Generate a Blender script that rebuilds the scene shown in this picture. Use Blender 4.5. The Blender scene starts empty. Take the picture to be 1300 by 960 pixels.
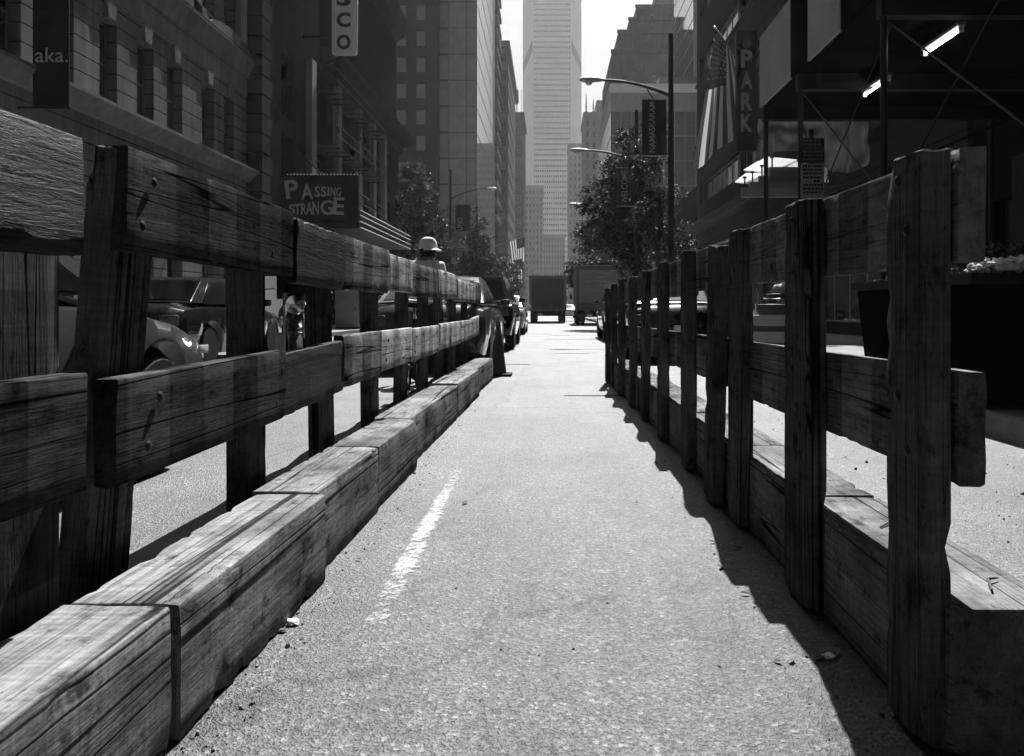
import bpy, bmesh, math, random
from mathutils import Vector, Matrix, noise, Euler
R = math.radians
rnd = random.Random(7)
sc = bpy.context.scene
col = sc.collection
F, CX, CY, H = 1000.0, 699.0, 393.0, 0.9          # survey constants: focal in photo pixels, vanishing point, eye height


def at(px, Y):
    return (px - CX) / F * Y


def up(py, Y):
    return H + (CY - py) / F * Y


# ------------------------------------------------------------------ materials
class NT:
    def __init__(s, name):
        s.m = bpy.data.materials.new(name)
        s.m.use_nodes = True
        s.t = s.m.node_tree
        s.t.nodes.clear()
        s.out = s.t.nodes.new('ShaderNodeOutputMaterial')

    def n(s, typ, **kw):
        o = s.t.nodes.new(typ)
        for k, v in kw.items():
            setattr(o, k, v)
        return o

    def l(s, a, b):
        s.t.links.new(a, b)

    def val(s, sock, v):
        if hasattr(v, 'is_output'):
            s.l(v, sock)
        else:
            sock.default_value = v

    def math(s, op, a, b=None, c=None, clamp=False):
        o = s.n('ShaderNodeMath', operation=op, use_clamp=clamp)
        s.val(o.inputs[0], a)
        if b is not None:
            s.val(o.inputs[1], b)
        if c is not None:
            s.val(o.inputs[2], c)
        return o.outputs[0]

    def maprange(s, v, a, b, c, d):
        o = s.n('ShaderNodeMapRange')
        s.val(o.inputs['Value'], v)
        for k, x in zip(('From Min', 'From Max', 'To Min', 'To Max'), (a, b, c, d)):
            o.inputs[k].default_value = x
        return o.outputs[0]

    def coords(s, scale=(1, 1, 1), random_offset=False, kind='Object'):
        tc = s.n('ShaderNodeTexCoord')
        src = tc.outputs[kind]
        if random_offset:
            oi = s.n('ShaderNodeObjectInfo')
            k = s.math('MULTIPLY', oi.outputs['Random'], 57.0)
            va = s.n('ShaderNodeVectorMath', operation='ADD')
            s.l(src, va.inputs[0])
            s.l(k, va.inputs[1])
            src = va.outputs[0]
        mp = s.n('ShaderNodeMapping')
        mp.inputs['Scale'].default_value = scale
        s.l(src, mp.inputs['Vector'])
        return mp.outputs[0]

    def noise(s, vec, scale, detail=4, rough=.55, dist=0):
        o = s.n('ShaderNodeTexNoise')
        s.l(vec, o.inputs['Vector'])
        o.inputs['Scale'].default_value = scale
        o.inputs['Detail'].default_value = detail
        o.inputs['Roughness'].default_value = rough
        o.inputs['Distortion'].default_value = dist
        return o.outputs['Fac']

    def bsdf(s, color, rough=.7, metal=0, bump=None, bump_dist=.004, bump_str=.6, spec=.5, coat=0):
        b = s.n('ShaderNodeBsdfPrincipled')
        if isinstance(color, (int, float)):
            color = (color, color, color, 1)
        s.val(b.inputs['Base Color'], color)
        s.val(b.inputs['Roughness'], rough)
        b.inputs['Metallic'].default_value = metal
        b.inputs['Specular IOR Level'].default_value = spec
        b.inputs['Coat Weight'].default_value = coat
        b.inputs['Coat Roughness'].default_value = .04
        if bump is not None:
            bp = s.n('ShaderNodeBump')
            bp.inputs['Distance'].default_value = bump_dist
            bp.inputs['Strength'].default_value = bump_str
            s.l(bump, bp.inputs['Height'])
            s.l(bp.outputs[0], b.inputs['Normal'])
        s.l(b.outputs[0], s.out.inputs['Surface'])
        return b


def plain(name, c, rough=.6, metal=0, var=.25, scale=3.0, spec=.15, coat=0):
    t = NT(name)
    v = t.coords(random_offset=True)
    a = t.noise(v, scale, 5, .6)
    b = t.noise(v, scale * 9, 3, .6)
    k = t.math('MULTIPLY', t.maprange(a, .25, .75, 1 - var, 1 + var), t.maprange(b, .25, .75, 1 - var * .5, 1 + var * .5))
    t.bsdf(t.math('MULTIPLY', k, c), t.maprange(b, .2, .8, rough * .85, min(1, rough * 1.15)), metal, spec=spec, coat=coat)
    return t.m


def wood(name, base, stripe=0.0, rough=.72, bump=.6, crack=.85, saw=.15, dash=False, split=1.0, streak=1.0):
    t = NT(name)
    g = t.noise(t.coords((40, 1.7, 40), True), 1.0, 7, .72, .1)
    st = t.noise(t.coords((3.5, 2.2, 3.5), True), 1.0, 6, .65)
    fb = t.noise(t.coords((170, 14, 170), True), 1.0, 4, .6)
    pit = t.noise(t.coords((75, 40, 75), True), 1.0, 5, .7)
    blot = t.noise(t.coords((11, 8, 11), True), 1.0, 5, .7)
    tc = t.n('ShaderNodeTexCoord')
    sn = t.n('ShaderNodeSeparateXYZ')
    t.l(tc.outputs['Normal'], sn.inputs[0])
    end = t.maprange(t.math('ABSOLUTE', sn.outputs[1]), .55, .8, 0, 1)       # sawn end grain
    oi = t.n('ShaderNodeObjectInfo')
    va = t.n('ShaderNodeVectorMath', operation='ADD')
    t.l(tc.outputs['Object'], va.inputs[0])
    t.l(t.math('MULTIPLY', oi.outputs['Random'], 57.0), va.inputs[1])
    mp = t.n('ShaderNodeMapping')
    mp.inputs['Rotation'].default_value = (R(18), 0, R(14))
    mp.inputs['Scale'].default_value = (3, 85, 5)
    t.l(va.outputs[0], mp.inputs['Vector'])
    sw = t.noise(mp.outputs[0], 1.0, 3, .55)

    def band(sc_, det, dist, lo, hi, depth, mid=.5):
        n_ = t.noise(t.coords(sc_, True), 1.0, det, .5, dist)
        m_ = t.maprange(t.math('ABSOLUTE', t.math('SUBTRACT', n_, mid)), lo, hi, 1 - depth, 1)
        return t.math('MAXIMUM', m_, end)
    cm = band((8, .16, 8), 2, .12, .002, .010 * split, crack)
    cm2 = band((19, .38, 19), 2, .1, .003, .016, crack * .8 * streak, .45)
    cm3 = band((48, 1.0, 48), 2, .1, .004, .03, .5 * streak, .42)
    k = t.math('MULTIPLY', t.maprange(g, .3, .7, 1 - .45 * streak, 1 + .42 * streak), t.maprange(st, .32, .68, .4, 1.6))
    k = t.math('MULTIPLY', k, t.maprange(fb, .25, .75, .72, 1.28))
    k = t.math('MULTIPLY', k, t.maprange(blot, .34, .44, .35, 1.0))
    k = t.math('MULTIPLY', k, t.maprange(pit, .30, .42, .4, 1.0))
    k = t.math('MULTIPLY', k, t.maprange(sw, .3, .7, 1 - saw, 1 + saw))
    k = t.math('MULTIPLY', k, t.maprange(end, 0, 1, 1, .75))
    k = t.math('MULTIPLY', k, base)
    if stripe:
        sp = t.n('ShaderNodeSeparateXYZ')
        t.l(tc.outputs['Object'], sp.inputs[0])
        ph = t.math('ADD', t.math('MULTIPLY', sp.outputs[1], 1 / .40), t.math('MULTIPLY', oi.outputs['Random'], 5.0))
        fr = t.math('FRACT', ph)
        on = t.math('MULTIPLY', t.maprange(fr, .0, .02, 0, 1), t.maprange(fr, .50, .52, 1, 0))
        wear = t.maprange(t.noise(t.coords((34, 14, 34), True), 1.0, 6, .75), .34, .58, .3, 1)
        k = t.math('MULTIPLY_ADD', t.math('MULTIPLY', on, wear), stripe, k)
    k = t.math('MULTIPLY', k, t.math('MULTIPLY', t.math('MULTIPLY', cm, cm2), cm3))
    hgt = t.math('ADD', t.math('MULTIPLY', g, .35), t.math('MULTIPLY', fb, .4))
    hgt = t.math('ADD', hgt, t.math('MULTIPLY', sw, .15))
    hgt = t.math('ADD', hgt, t.math('MULTIPLY', pit, .35))
    if dash:
        da = t.noise(t.coords((85, 11, 85), True), 1.0, 5, .75, .3)
        hgt = t.math('ADD', hgt, t.math('MULTIPLY', da, 2.0))
    hgt = t.math('ADD', hgt, t.math('MULTIPLY', t.math('ADD', cm, t.math('MULTIPLY', cm2, .5)), .35))
    t.bsdf(k, rough, bump=hgt, bump_dist=.004, bump_str=bump, spec=.1 if dash else 0.0)
    return t.m


def asphalt(name, base=.12):
    t = NT(name)
    v = t.coords()
    vo = t.n('ShaderNodeTexVoronoi')
    t.l(v, vo.inputs['Vector'])
    vo.inputs['Scale'].default_value = 95
    sx = t.n('ShaderNodeSeparateXYZ')
    t.l(vo.outputs['Color'], sx.inputs[0])
    chips = sx.outputs[0]
    vo2 = t.n('ShaderNodeTexVoronoi')
    t.l(v, vo2.inputs['Vector'])
    vo2.inputs['Scale'].default_value = 210
    sx2 = t.n('ShaderNodeSeparateXYZ')
    t.l(vo2.outputs['Color'], sx2.inputs[0])
    big = t.noise(v, .9, 6, .6)
    mid = t.noise(v, 7, 5, .65)
    streak = t.noise(t.coords((3.5, .35, 1)), 1.0, 5, .6)
    k = t.math('MULTIPLY', t.maprange(chips, 0, 1, .45, 1.45), t.maprange(sx2.outputs[1], 0, 1, .65, 1.35))
    bright = t.maprange(chips, .93, .97, 0, .9)
    k = t.math('ADD', k, bright)
    k = t.math('MULTIPLY', k, t.maprange(big, .3, .7, .68, 1.28))
    k = t.math('MULTIPLY', k, t.maprange(mid, .3, .7, .82, 1.16))
    k = t.math('MULTIPLY', k, t.maprange(streak, .3, .7, .76, 1.2))
    stn = t.noise(v, 1.7, 4, .55, .6)
    k = t.math('MULTIPLY', k, t.maprange(stn, .60, .70, 1, .74))
    gm_ = t.n('ShaderNodeTexVoronoi')
    t.l(v, gm_.inputs['Vector'])
    gm_.inputs['Scale'].default_value = 2.6
    gs = t.n('ShaderNodeSeparateXYZ')
    t.l(gm_.outputs['Color'], gs.inputs[0])
    gsp = t.math('LESS_THAN', gm_.outputs['Distance'], t.math('MULTIPLY', gs.outputs[0], .055))
    k = t.math('MULTIPLY', k, t.maprange(gsp, 0, 1, 1, .55))
    # hairline cracks
    cv = t.n('ShaderNodeTexVoronoi', feature='DISTANCE_TO_EDGE')
    wv = t.noise(v, 2.5, 4, .6)
    va = t.n('ShaderNodeVectorMath', operation='ADD')
    t.l(v, va.inputs[0])
    t.l(wv, va.inputs[1])
    t.l(va.outputs[0], cv.inputs['Vector'])
    cv.inputs['Scale'].default_value = .23
    k = t.math('MULTIPLY', k, t.maprange(cv.outputs['Distance'], .001, .005, .42, 1))
    k = t.math('MULTIPLY', k, base)
    hgt = t.math('ADD', vo.outputs['Distance'], t.math('MULTIPLY', vo2.outputs['Distance'], .7))
    t.bsdf(k, .55, bump=hgt, bump_dist=.006, bump_str=.7)
    return t.m


def stone(name, base, course=.42, joint=.05, var=.25, vert=0.0):
    """ashlar with open horizontal joints (real dark mortar lines), soot streaks running down"""
    t = NT(name)
    v = t.coords()
    sp = t.n('ShaderNodeSeparateXYZ')
    t.l(v, sp.inputs[0])
    fr = t.math('FRACT', t.math('DIVIDE', sp.outputs[2], course))
    j = t.maprange(t.math('ABSOLUTE', t.math('SUBTRACT', fr, .5)), .5 - joint, .5 - joint * .5, 1, .22)
    a = t.noise(v, .6, 6, .6)
    b = t.noise(t.coords((4, 4, .25)), 1.0, 5, .6)
    c = t.noise(v, 24, 3, .6)
    k = t.math('MULTIPLY', t.maprange(a, .3, .7, 1 - var, 1 + var), t.maprange(b, .3, .7, 1 - var, 1 + var * .7))
    k = t.math('MULTIPLY', k, t.maprange(c, .3, .7, .9, 1.1))
    k = t.math('MULTIPLY', t.math('MULTIPLY', k, j), base)
    t.bsdf(k, .9, bump=j, bump_dist=.03, bump_str=.8, spec=0.0)
    return t.m


def brick(name, base):
    t = NT(name)
    v = t.coords()
    br = t.n('ShaderNodeTexBrick')
    # brick runs in the wall's own plane: fold x and y together
    sp = t.n('ShaderNodeSeparateXYZ')
    t.l(v, sp.inputs[0])
    cb = t.n('ShaderNodeCombineXYZ')
    t.l(t.math('ADD', sp.outputs[0], sp.outputs[1]), cb.inputs[0])
    t.l(sp.outputs[2], cb.inputs[1])
    t.l(cb.outputs[0], br.inputs['Vector'])
    br.inputs['Scale'].default_value = 1
    br.inputs['Brick Width'].default_value = .23
    br.inputs['Row Height'].default_value = .075
    br.inputs['Mortar Size'].default_value = .006
    for k, c in (('Color1', base * .7), ('Color2', base * 1.3), ('Mortar', base * 1.6)):
        br.inputs[k].default_value = (c, c, c, 1)
    a = t.noise(v, .35, 6, .6)
    b = t.noise(t.coords((2, 2, .15)), 1.0, 5, .6)
    k = t.math('MULTIPLY', t.maprange(a, .3, .7, .7, 1.3), t.maprange(b, .3, .7, .75, 1.25))
    bw = t.n('ShaderNodeRGBToBW')
    t.l(br.outputs['Color'], bw.inputs[0])
    t.bsdf(t.math('MULTIPLY', k, bw.outputs[0]), .92, spec=0.0)
    return t.m


def glass(name, base=.015, rough=.04, wob=.0, spec=.7, blinds=0.0):
    t = NT(name)
    v = t.coords(random_offset=True)
    a = t.noise(v, .8, 3, .5)
    k = t.math('MULTIPLY', t.maprange(a, .3, .7, .5, 1.6), base)
    if blinds:
        oi = t.n('ShaderNodeObjectInfo')
        tc = t.n('ShaderNodeTexCoord')
        sp = t.n('ShaderNodeSeparateXYZ')
        t.l(tc.outputs['Object'], sp.inputs[0])
        r1 = t.math('FRACT', t.math('MULTIPLY', oi.outputs['Random'], 17.3))
        drawn = t.math('GREATER_THAN', sp.outputs[2], t.math('MULTIPLY', r1, 3.2))
        has = t.math('GREATER_THAN', oi.outputs['Random'], .45)
        k = t.math('MULTIPLY_ADD', t.math('MULTIPLY', drawn, has), blinds, k)
    t.bsdf(k, rough, bump=a if wob else None, bump_dist=wob or .01, bump_str=.5, spec=spec)
    return t.m


def emit(name, s):
    t = NT(name)
    e = t.n('ShaderNodeEmission')
    e.inputs['Strength'].default_value = s
    t.l(e.outputs[0], t.out.inputs['Surface'])
    return t.m


def translucent(name, c, mixf=.6, rough=.6):
    t = NT(name)
    b = t.bsdf(c, rough)
    tr = t.n('ShaderNodeBsdfTranslucent')
    tr.inputs['Color'].default_value = (c, c, c, 1)
    mx = t.n('ShaderNodeMixShader')
    mx.inputs[0].default_value = mixf
    t.l(b.outputs[0], mx.inputs[1])
    t.l(tr.outputs[0], mx.inputs[2])
    t.l(mx.outputs[0], t.out.inputs['Surface'])
    return t.m


def worn_paint(name, c):
    t = NT(name)
    v = t.coords()
    a = t.noise(v, 34, 6, .7)
    b = t.noise(v, 6, 4, .6)
    vo = t.n('ShaderNodeTexVoronoi')
    t.l(v, vo.inputs['Vector'])
    vo.inputs['Scale'].default_value = 100
    k = t.math('ADD', t.math('MULTIPLY', a, .55), t.math('MULTIPLY', b, .4))
    k = t.math('SUBTRACT', k, t.math('MULTIPLY', vo.outputs['Distance'], .12))
    tc = t.n('ShaderNodeTexCoord')
    sp = t.n('ShaderNodeSeparateXYZ')
    t.l(tc.outputs['UV'], sp.inputs[0])
    edge = t.maprange(t.math('ABSOLUTE', t.math('SUBTRACT', sp.outputs[0], .5)), .22, .5, 0, .2)
    endf = t.maprange(t.math('ABSOLUTE', t.math('SUBTRACT', sp.outputs[1], .5)), .2, .5, 0, .10)
    k = t.math('SUBTRACT', t.math('SUBTRACT', k, edge), endf)
    mask = t.maprange(k, .31, .46, 0, .75)
    b_ = t.bsdf(c, .7)
    tp = t.n('ShaderNodeBsdfTransparent')
    mx = t.n('ShaderNodeMixShader')
    t.l(mask, mx.inputs[0])
    t.l(tp.outputs[0], mx.inputs[1])
    t.l(b_.outputs[0], mx.inputs[2])
    t.l(mx.outputs[0], t.out.inputs['Surface'])
    return t.m


M = {}
M['asphalt'] = asphalt('asphalt', .076)
M['concrete'] = plain('sidewalk_concrete', .24, .85, var=.3, scale=2, spec=0.0)
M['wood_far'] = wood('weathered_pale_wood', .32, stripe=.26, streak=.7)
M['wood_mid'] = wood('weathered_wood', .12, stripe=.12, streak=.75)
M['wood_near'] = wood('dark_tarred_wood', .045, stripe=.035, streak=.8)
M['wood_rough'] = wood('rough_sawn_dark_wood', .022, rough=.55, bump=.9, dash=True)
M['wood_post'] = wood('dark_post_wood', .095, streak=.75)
M['wood_beam'] = wood('squared_timber_wood', .195, bump=.8, saw=.18, split=1.4, streak=.6)
M['wood_beam_dark'] = wood('dark_squared_timber_wood', .17, bump=.8, saw=.15, streak=.6)
M['paint_line'] = worn_paint('worn_white_road_paint', .5)
M['stone'] = stone('sooty_limestone', .13)
M['stone_plain'] = stone('sooty_limestone_trim', .15, course=50)
M['stone_dark'] = stone('dark_quoin_stone', .05, course=50)
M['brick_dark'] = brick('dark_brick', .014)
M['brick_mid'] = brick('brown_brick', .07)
M['panel_stone'] = stone('grey_stone_panels', .055, course=1.2, joint=.01, var=.12)
M['conc_dark'] = plain('dark_concrete', .045, .8, var=.25, scale=.4, spec=0.0)
M['conc_mid'] = plain('grey_concrete', .22, .8, var=.15, scale=.3, spec=0.0)
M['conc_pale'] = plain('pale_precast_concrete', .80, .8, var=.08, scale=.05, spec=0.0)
M['white_clad'] = plain('white_cladding', .8, .35, var=.06, scale=.3)
M['glass_dark'] = glass('dark_window_glass', blinds=.05, spec=.5)
M['glass_green'] = glass('curtain_wall_glass', .05, .05, .02, blinds=.14)
M['car_glass'] = glass('car_window_glass', .006, .05, spec=.3)
M['glass_mirror'] = glass('mirror_curtain_glass', .25, .03, .03)
M['sky_mirror'] = plain('reflective_coated_glass', .8, .06, metal=1, var=.08, scale=.6)
M['frame'] = plain('dark_window_frame', .03, .5)
M['frame_pale'] = plain('pale_window_frame', .35, .5)
M['mullion'] = plain('aluminium_mullion', .15, .4, metal=.4)
M['metal_dark'] = plain('dark_painted_metal', .025, .45)
M['metal_black'] = plain('black_painted_iron', .02, .5)
M['metal_grey'] = plain('galvanised_steel', .3, .45, metal=.6)
M['chrome'] = plain('chrome', .75, .12, metal=1, var=.1)
M['paint_grey'] = plain('grey_car_paint', .04, .3, var=.03, coat=1)
M['paint_black'] = plain('black_car_paint', .012, .25, var=.05, coat=1)
M['paint_dark'] = plain('dark_car_paint', .05, .3, var=.03, coat=1)
M['paint_white'] = plain('white_car_paint', .75, .3, var=.03, coat=1)
M['paint_yellow'] = plain('pale_taxi_paint', .45, .3, var=.03, coat=1)
M['truck_grey'] = plain('grimy_truck_body', .12, .5, var=.2, scale=1.2)
M['truck_pale'] = plain('pale_truck_body', .24, .45, var=.12, scale=1.2)
M['rubber'] = plain('tyre_rubber', .02, .85)
M['lens_red'] = plain('tail_lamp_lens', .06, .15, coat=1)
M['lens_clear'] = plain('head_lamp_lens', .7, .1, coat=1)
M['white'] = plain('white_enamel', .78, .5, var=.08)
M['grey_paint'] = plain('grey_enamel', .22, .5, var=.15)
M['letter_grey'] = plain('grey_lettering', .36, .6, var=.1)
M['letter_dim'] = plain('dim_lettering', .12, .6, var=.1)
M['tar'] = plain('dusty_black_tar', .008, .95, spec=0.0)  # even matt black of the strip behind the left timbers
M['black'] = plain('black_panel', .012, .6)
M['banner'] = plain('dark_banner_cloth', .028, .85)
M['banner_grey'] = plain('slate_banner_cloth', .06, .85)
M['plywood'] = plain('pale_plywood', .42, .7, var=.2, scale=1.5)
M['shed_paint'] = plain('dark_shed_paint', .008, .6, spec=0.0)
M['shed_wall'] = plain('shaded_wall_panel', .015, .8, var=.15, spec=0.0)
M['tube'] = emit('fluorescent_tube_light', 6.0)
M['plastic'] = translucent('milky_plastic_sheet', .05, .3, .25)
M['canopy_sheet'] = translucent('white_canopy_sheet', .85, .75, .5)
M['skin'] = plain('skin', .22, .55, var=.08)
M['shirt'] = plain('pale_shirt', .75, .85, var=.1, scale=8)
M['trousers'] = plain('dark_trousers', .05, .9)
M['cap'] = plain('white_cap_cloth', .72, .85, var=.06)
M['hair'] = plain('dark_hair', .02, .7)
M['bark'] = plain('tree_bark', .06, .9, var=.4, scale=6)
M['flag_white'] = translucent('flag_white_cloth', .6, .35, .9)
M['flag_red'] = translucent('flag_red_cloth', .07, .3, .9)
M['flag_blue'] = translucent('flag_blue_cloth', .025, .2, .9)
M['drum'] = plain('construction_drum_plastic', .12, .45, var=.15)
M['drum_band'] = plain('drum_reflective_band', .5, .4, var=.15)
M['cone'] = plain('cone_plastic', .06, .5)
M['paper'] = plain('crumpled_paper', .6, .85, var=.15, scale=9)
M['leaf_dead'] = plain('dead_leaf', .10, .85)
for i, (nm, c) in enumerate((('leaf_dark', .018), ('leaf_mid', .032), ('leaf_light', .06))):
    t = NT(nm)
    b = t.bsdf(c, .6, spec=.22)
    tr = t.n('ShaderNodeBsdfTranslucent')
    tr.inputs['Color'].default_value = (c * 1.4,) * 3 + (1,)
    mx = t.n('ShaderNodeMixShader')
    mx.inputs[0].default_value = .22
    t.l(b.outputs[0], mx.inputs[1])
    t.l(tr.outputs[0], mx.inputs[2])
    t.l(mx.outputs[0], t.out.inputs['Surface'])
    M[nm] = t.m


# ------------------------------------------------------------------ mesh helpers
def tag(o, label=None, cat=None, group=None, kind=None):
    if label:
        o['label'] = label
    if cat:
        o['category'] = cat
    if group:
        o['group'] = group
    if kind:
        o['kind'] = kind
    return o


def empty(name, loc, rz=0, label=None, cat=None, group=None):
    o = bpy.data.objects.new(name, None)
    o.empty_display_size = .2
    col.objects.link(o)
    o.location = loc
    o.rotation_euler = (0, 0, rz)
    return tag(o, label, cat, group)


class MB:
    """collects faces and links them as one mesh object"""

    def __init__(s):
        s.v, s.f, s.mi = [], [], []

    def add(s, vs, fs, m=0):
        b = len(s.v)
        s.v += [tuple(p) for p in vs]
        s.f += [tuple(b + i for i in f) for f in fs]
        s.mi += [m] * len(fs)
        return s

    def quad(s, a, b, c, d, m=0):
        return s.add([a, b, c, d], [(0, 1, 2, 3)], m)

    def box(s, x0, x1, y0, y1, z0, z1, m=0):
        vs = [(x, y, z) for z in (z0, z1) for y in (y0, y1) for x in (x0, x1)]
        return s.add(vs, [(0, 2, 3, 1), (4, 5, 7, 6), (0, 1, 5, 4), (2, 6, 7, 3), (0, 4, 6, 2), (1, 3, 7, 5)], m)

    def prism(s, poly, fn, a, b, m=0):
        """poly: 2-D points; fn(u, v, w) -> point; extruded w = a..b"""
        n = len(poly)
        vs = [fn(u, v, a) for u, v in poly] + [fn(u, v, b) for u, v in poly]
        fs = [(i, (i + 1) % n, n + (i + 1) % n, n + i) for i in range(n)]
        fs += [tuple(range(n - 1, -1, -1)), tuple(range(n, 2 * n))]
        return s.add(vs, fs, m)

    def tube(s, pts, rads, n=8, m=0, cap=True):
        pts = [Vector(p) for p in pts]
        if isinstance(rads, (int, float)):
            rads = [rads] * len(pts)
        vs, fs = [], []
        ref = None
        for i, p in enumerate(pts):
            d = (pts[min(i + 1, len(pts) - 1)] - pts[max(i - 1, 0)]).normalized()
            if ref is None:
                ref = Vector((0, 0, 1)) if abs(d.z) < .9 else Vector((1, 0, 0))
            a = d.cross(ref).normalized()
            b = d.cross(a).normalized()
            ref = a.cross(d) if False else ref
            for k in range(n):
                t = 2 * math.pi * k / n
                vs.append(p + (a * math.cos(t) + b * math.sin(t)) * rads[i])
        for i in range(len(pts) - 1):
            for k in range(n):
                k2 = (k + 1) % n
                fs.append((i * n + k, i * n + k2, (i + 1) * n + k2, (i + 1) * n + k))
        if cap:
            fs += [tuple(range(n - 1, -1, -1)), tuple(range((len(pts) - 1) * n, len(pts) * n))]
        return s.add(vs, fs, m)

    def lathe(s, prof, c=(0, 0, 0), n=20, axis='z', m=0):
        vs, fs = [], []
        for r, h in prof:
            for k in range(n):
                t = 2 * math.pi * k / n
                x, y = r * math.cos(t), r * math.sin(t)
                p = (x, y, h) if axis == 'z' else ((h, x, y) if axis == 'x' else (x, h, y))
                vs.append((p[0] + c[0], p[1] + c[1], p[2] + c[2]))
        for i in range(len(prof) - 1):
            for k in range(n):
                k2 = (k + 1) % n
                fs.append((i * n + k, i * n + k2, (i + 1) * n + k2, (i + 1) * n + k))
        fs += [tuple(range(n - 1, -1, -1)), tuple(range((len(prof) - 1) * n, len(prof) * n))]
        return s.add(vs, fs, m)

    def mesh(s, name, mats, sharp=35, fix=True):
        me = bpy.data.meshes.new(name)
        me.from_pydata(s.v, [], s.f)
        for m in (mats if isinstance(mats, (list, tuple)) else [mats]):
            me.materials.append(m)
        me.polygons.foreach_set('material_index', s.mi)
        if fix:
            bm = bmesh.new()
            bm.from_mesh(me)
            bmesh.ops.recalc_face_normals(bm, faces=bm.faces)
            bm.to_mesh(me)
            bm.free()
        me.polygons.foreach_set('use_smooth', [True] * len(me.polygons))
        me.set_sharp_from_angle(angle=R(sharp))
        me.update()
        return me

    def build(s, name, mats, parent=None, loc=(0, 0, 0), rot=(0, 0, 0), sharp=35, fix=True):
        return link(name, s.mesh(name, mats, sharp, fix), parent, loc, rot)


def link(name, me, parent=None, loc=(0, 0, 0), rot=(0, 0, 0)):
    o = bpy.data.objects.new(name, me)
    col.objects.link(o)
    if parent is not None:
        o.parent = parent
    o.location = loc
    o.rotation_euler = rot
    return o


def bevel_box(name, size, mat, parent=None, loc=(0, 0, 0), rot=(0, 0, 0), bev=.01, segs=2):
    bm = bmesh.new()
    bmesh.ops.create_cube(bm, size=1)
    for v in bm.verts:
        v.co = Vector((v.co.x * size[0], v.co.y * size[1], v.co.z * size[2]))
    bmesh.ops.bevel(bm, geom=bm.edges[:], offset=bev, segments=segs, affect='EDGES', profile=.6)
    me = bpy.data.meshes.new(name)
    bm.to_mesh(me)
    bm.free()
    me.materials.append(mat)
    me.polygons.foreach_set('use_smooth', [True] * len(me.polygons))
    me.set_sharp_from_angle(angle=R(35))
    return link(name, me, parent, loc, rot)


def board(name, L, w, d, mat, parent=None, loc=(0, 0, 0), rot=(0, 0, 0), seed=0, seg=26, chip=.02, warp=.0017, endj=.014, r=.005):
    """hand-worn timber, length along local Y: rounded, chipped arrises, bowed faces, ragged ends"""
    hx, hz = w / 2, d / 2
    ring = []
    corners = [(1, 1), (-1, 1), (-1, -1), (1, -1)]
    for ci, (sx, sz) in enumerate(corners):
        a0 = [0, 90, 180, 270][ci]
        for k in range(3):
            a = R(a0 + 45 * k)
            ring.append((sx * (hx - r) + r * math.cos(a), sz * (hz - r) + r * math.sin(a), ci))
        nx, nz = corners[(ci + 1) % 4]
        p0 = ring[-1]
        q = (nx * (hx - r) + r * math.cos(R(a0 + 90)), nz * (hz - r) + r * math.sin(R(a0 + 90)))
        for k in range(1, 5):
            f = k / 5
            ring.append((p0[0] * (1 - f) + q[0] * f, p0[1] * (1 - f) + q[1] * f, -1))
    n = max(4, int(L * seg))
    ys = [-L / 2, -L / 2 + r * .6] + [-L / 2 + r + (L - 2 * r) * i / n for i in range(n + 1)] + [L / 2 - r * .6, L / 2]
    ys = sorted(set(round(y, 5) for y in ys))
    vs, fs = [], []
    so = Vector((seed * 7.31, seed * 3.17, seed * 1.77))
    m = len(ring)
    for j, y in enumerate(ys):
        e = min(y + L / 2, L / 2 - y)
        sc_in = 0 if e > r else (r - e)
        for (x, z, ci) in ring:
            px = x - math.copysign(min(abs(x), sc_in), x)
            pz = z - math.copysign(min(abs(z), sc_in), z)
            p = Vector((px, y, pz))
            nv = noise.noise_vector(Vector((px * 4, y * 1.1, pz * 4)) + so) * warp
            nv += noise.noise_vector(Vector((px * 40, y * 30, pz * 40)) + so) * warp * .3
            if ci >= 0:
                sx, sz = corners[ci]
                c = max(0, noise.noise(Vector((y * 7, ci * 13.1, seed * 5.3))) - .38) * .9 + max(0, noise.noise(Vector((y * 27, ci * 7.7, seed * 2.3))) - .27) * .8
                if e < .10:
                    c += max(0, noise.noise(Vector((ci * 3.3, seed * 9.1, math.copysign(4, y))))) * (.10 - e) * 12
                p += Vector((-sx, 0, -sz)) * c * chip
            p += Vector((nv.x, nv.y * .3, nv.z))
            if e < .05:
                p.y -= math.copysign(1, y) * (noise.noise(Vector((px * 34, pz * 22, seed * 3.3 + y))) * .5 + .5) * endj * (1 - e / .05)
            vs.append(p)
    for j in range(len(ys) - 1):
        for k in range(m):
            k2 = (k + 1) % m
            fs.append((j * m + k, (j + 1) * m + k, (j + 1) * m + k2, j * m + k2))
    fs.append(tuple(range(m)))
    fs.append(tuple(range(len(ys) * m - 1, (len(ys) - 1) * m - 1, -1)))
    b = MB().add(vs, fs)
    return b.build(name, mat, parent, loc, rot, sharp=40)


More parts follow.
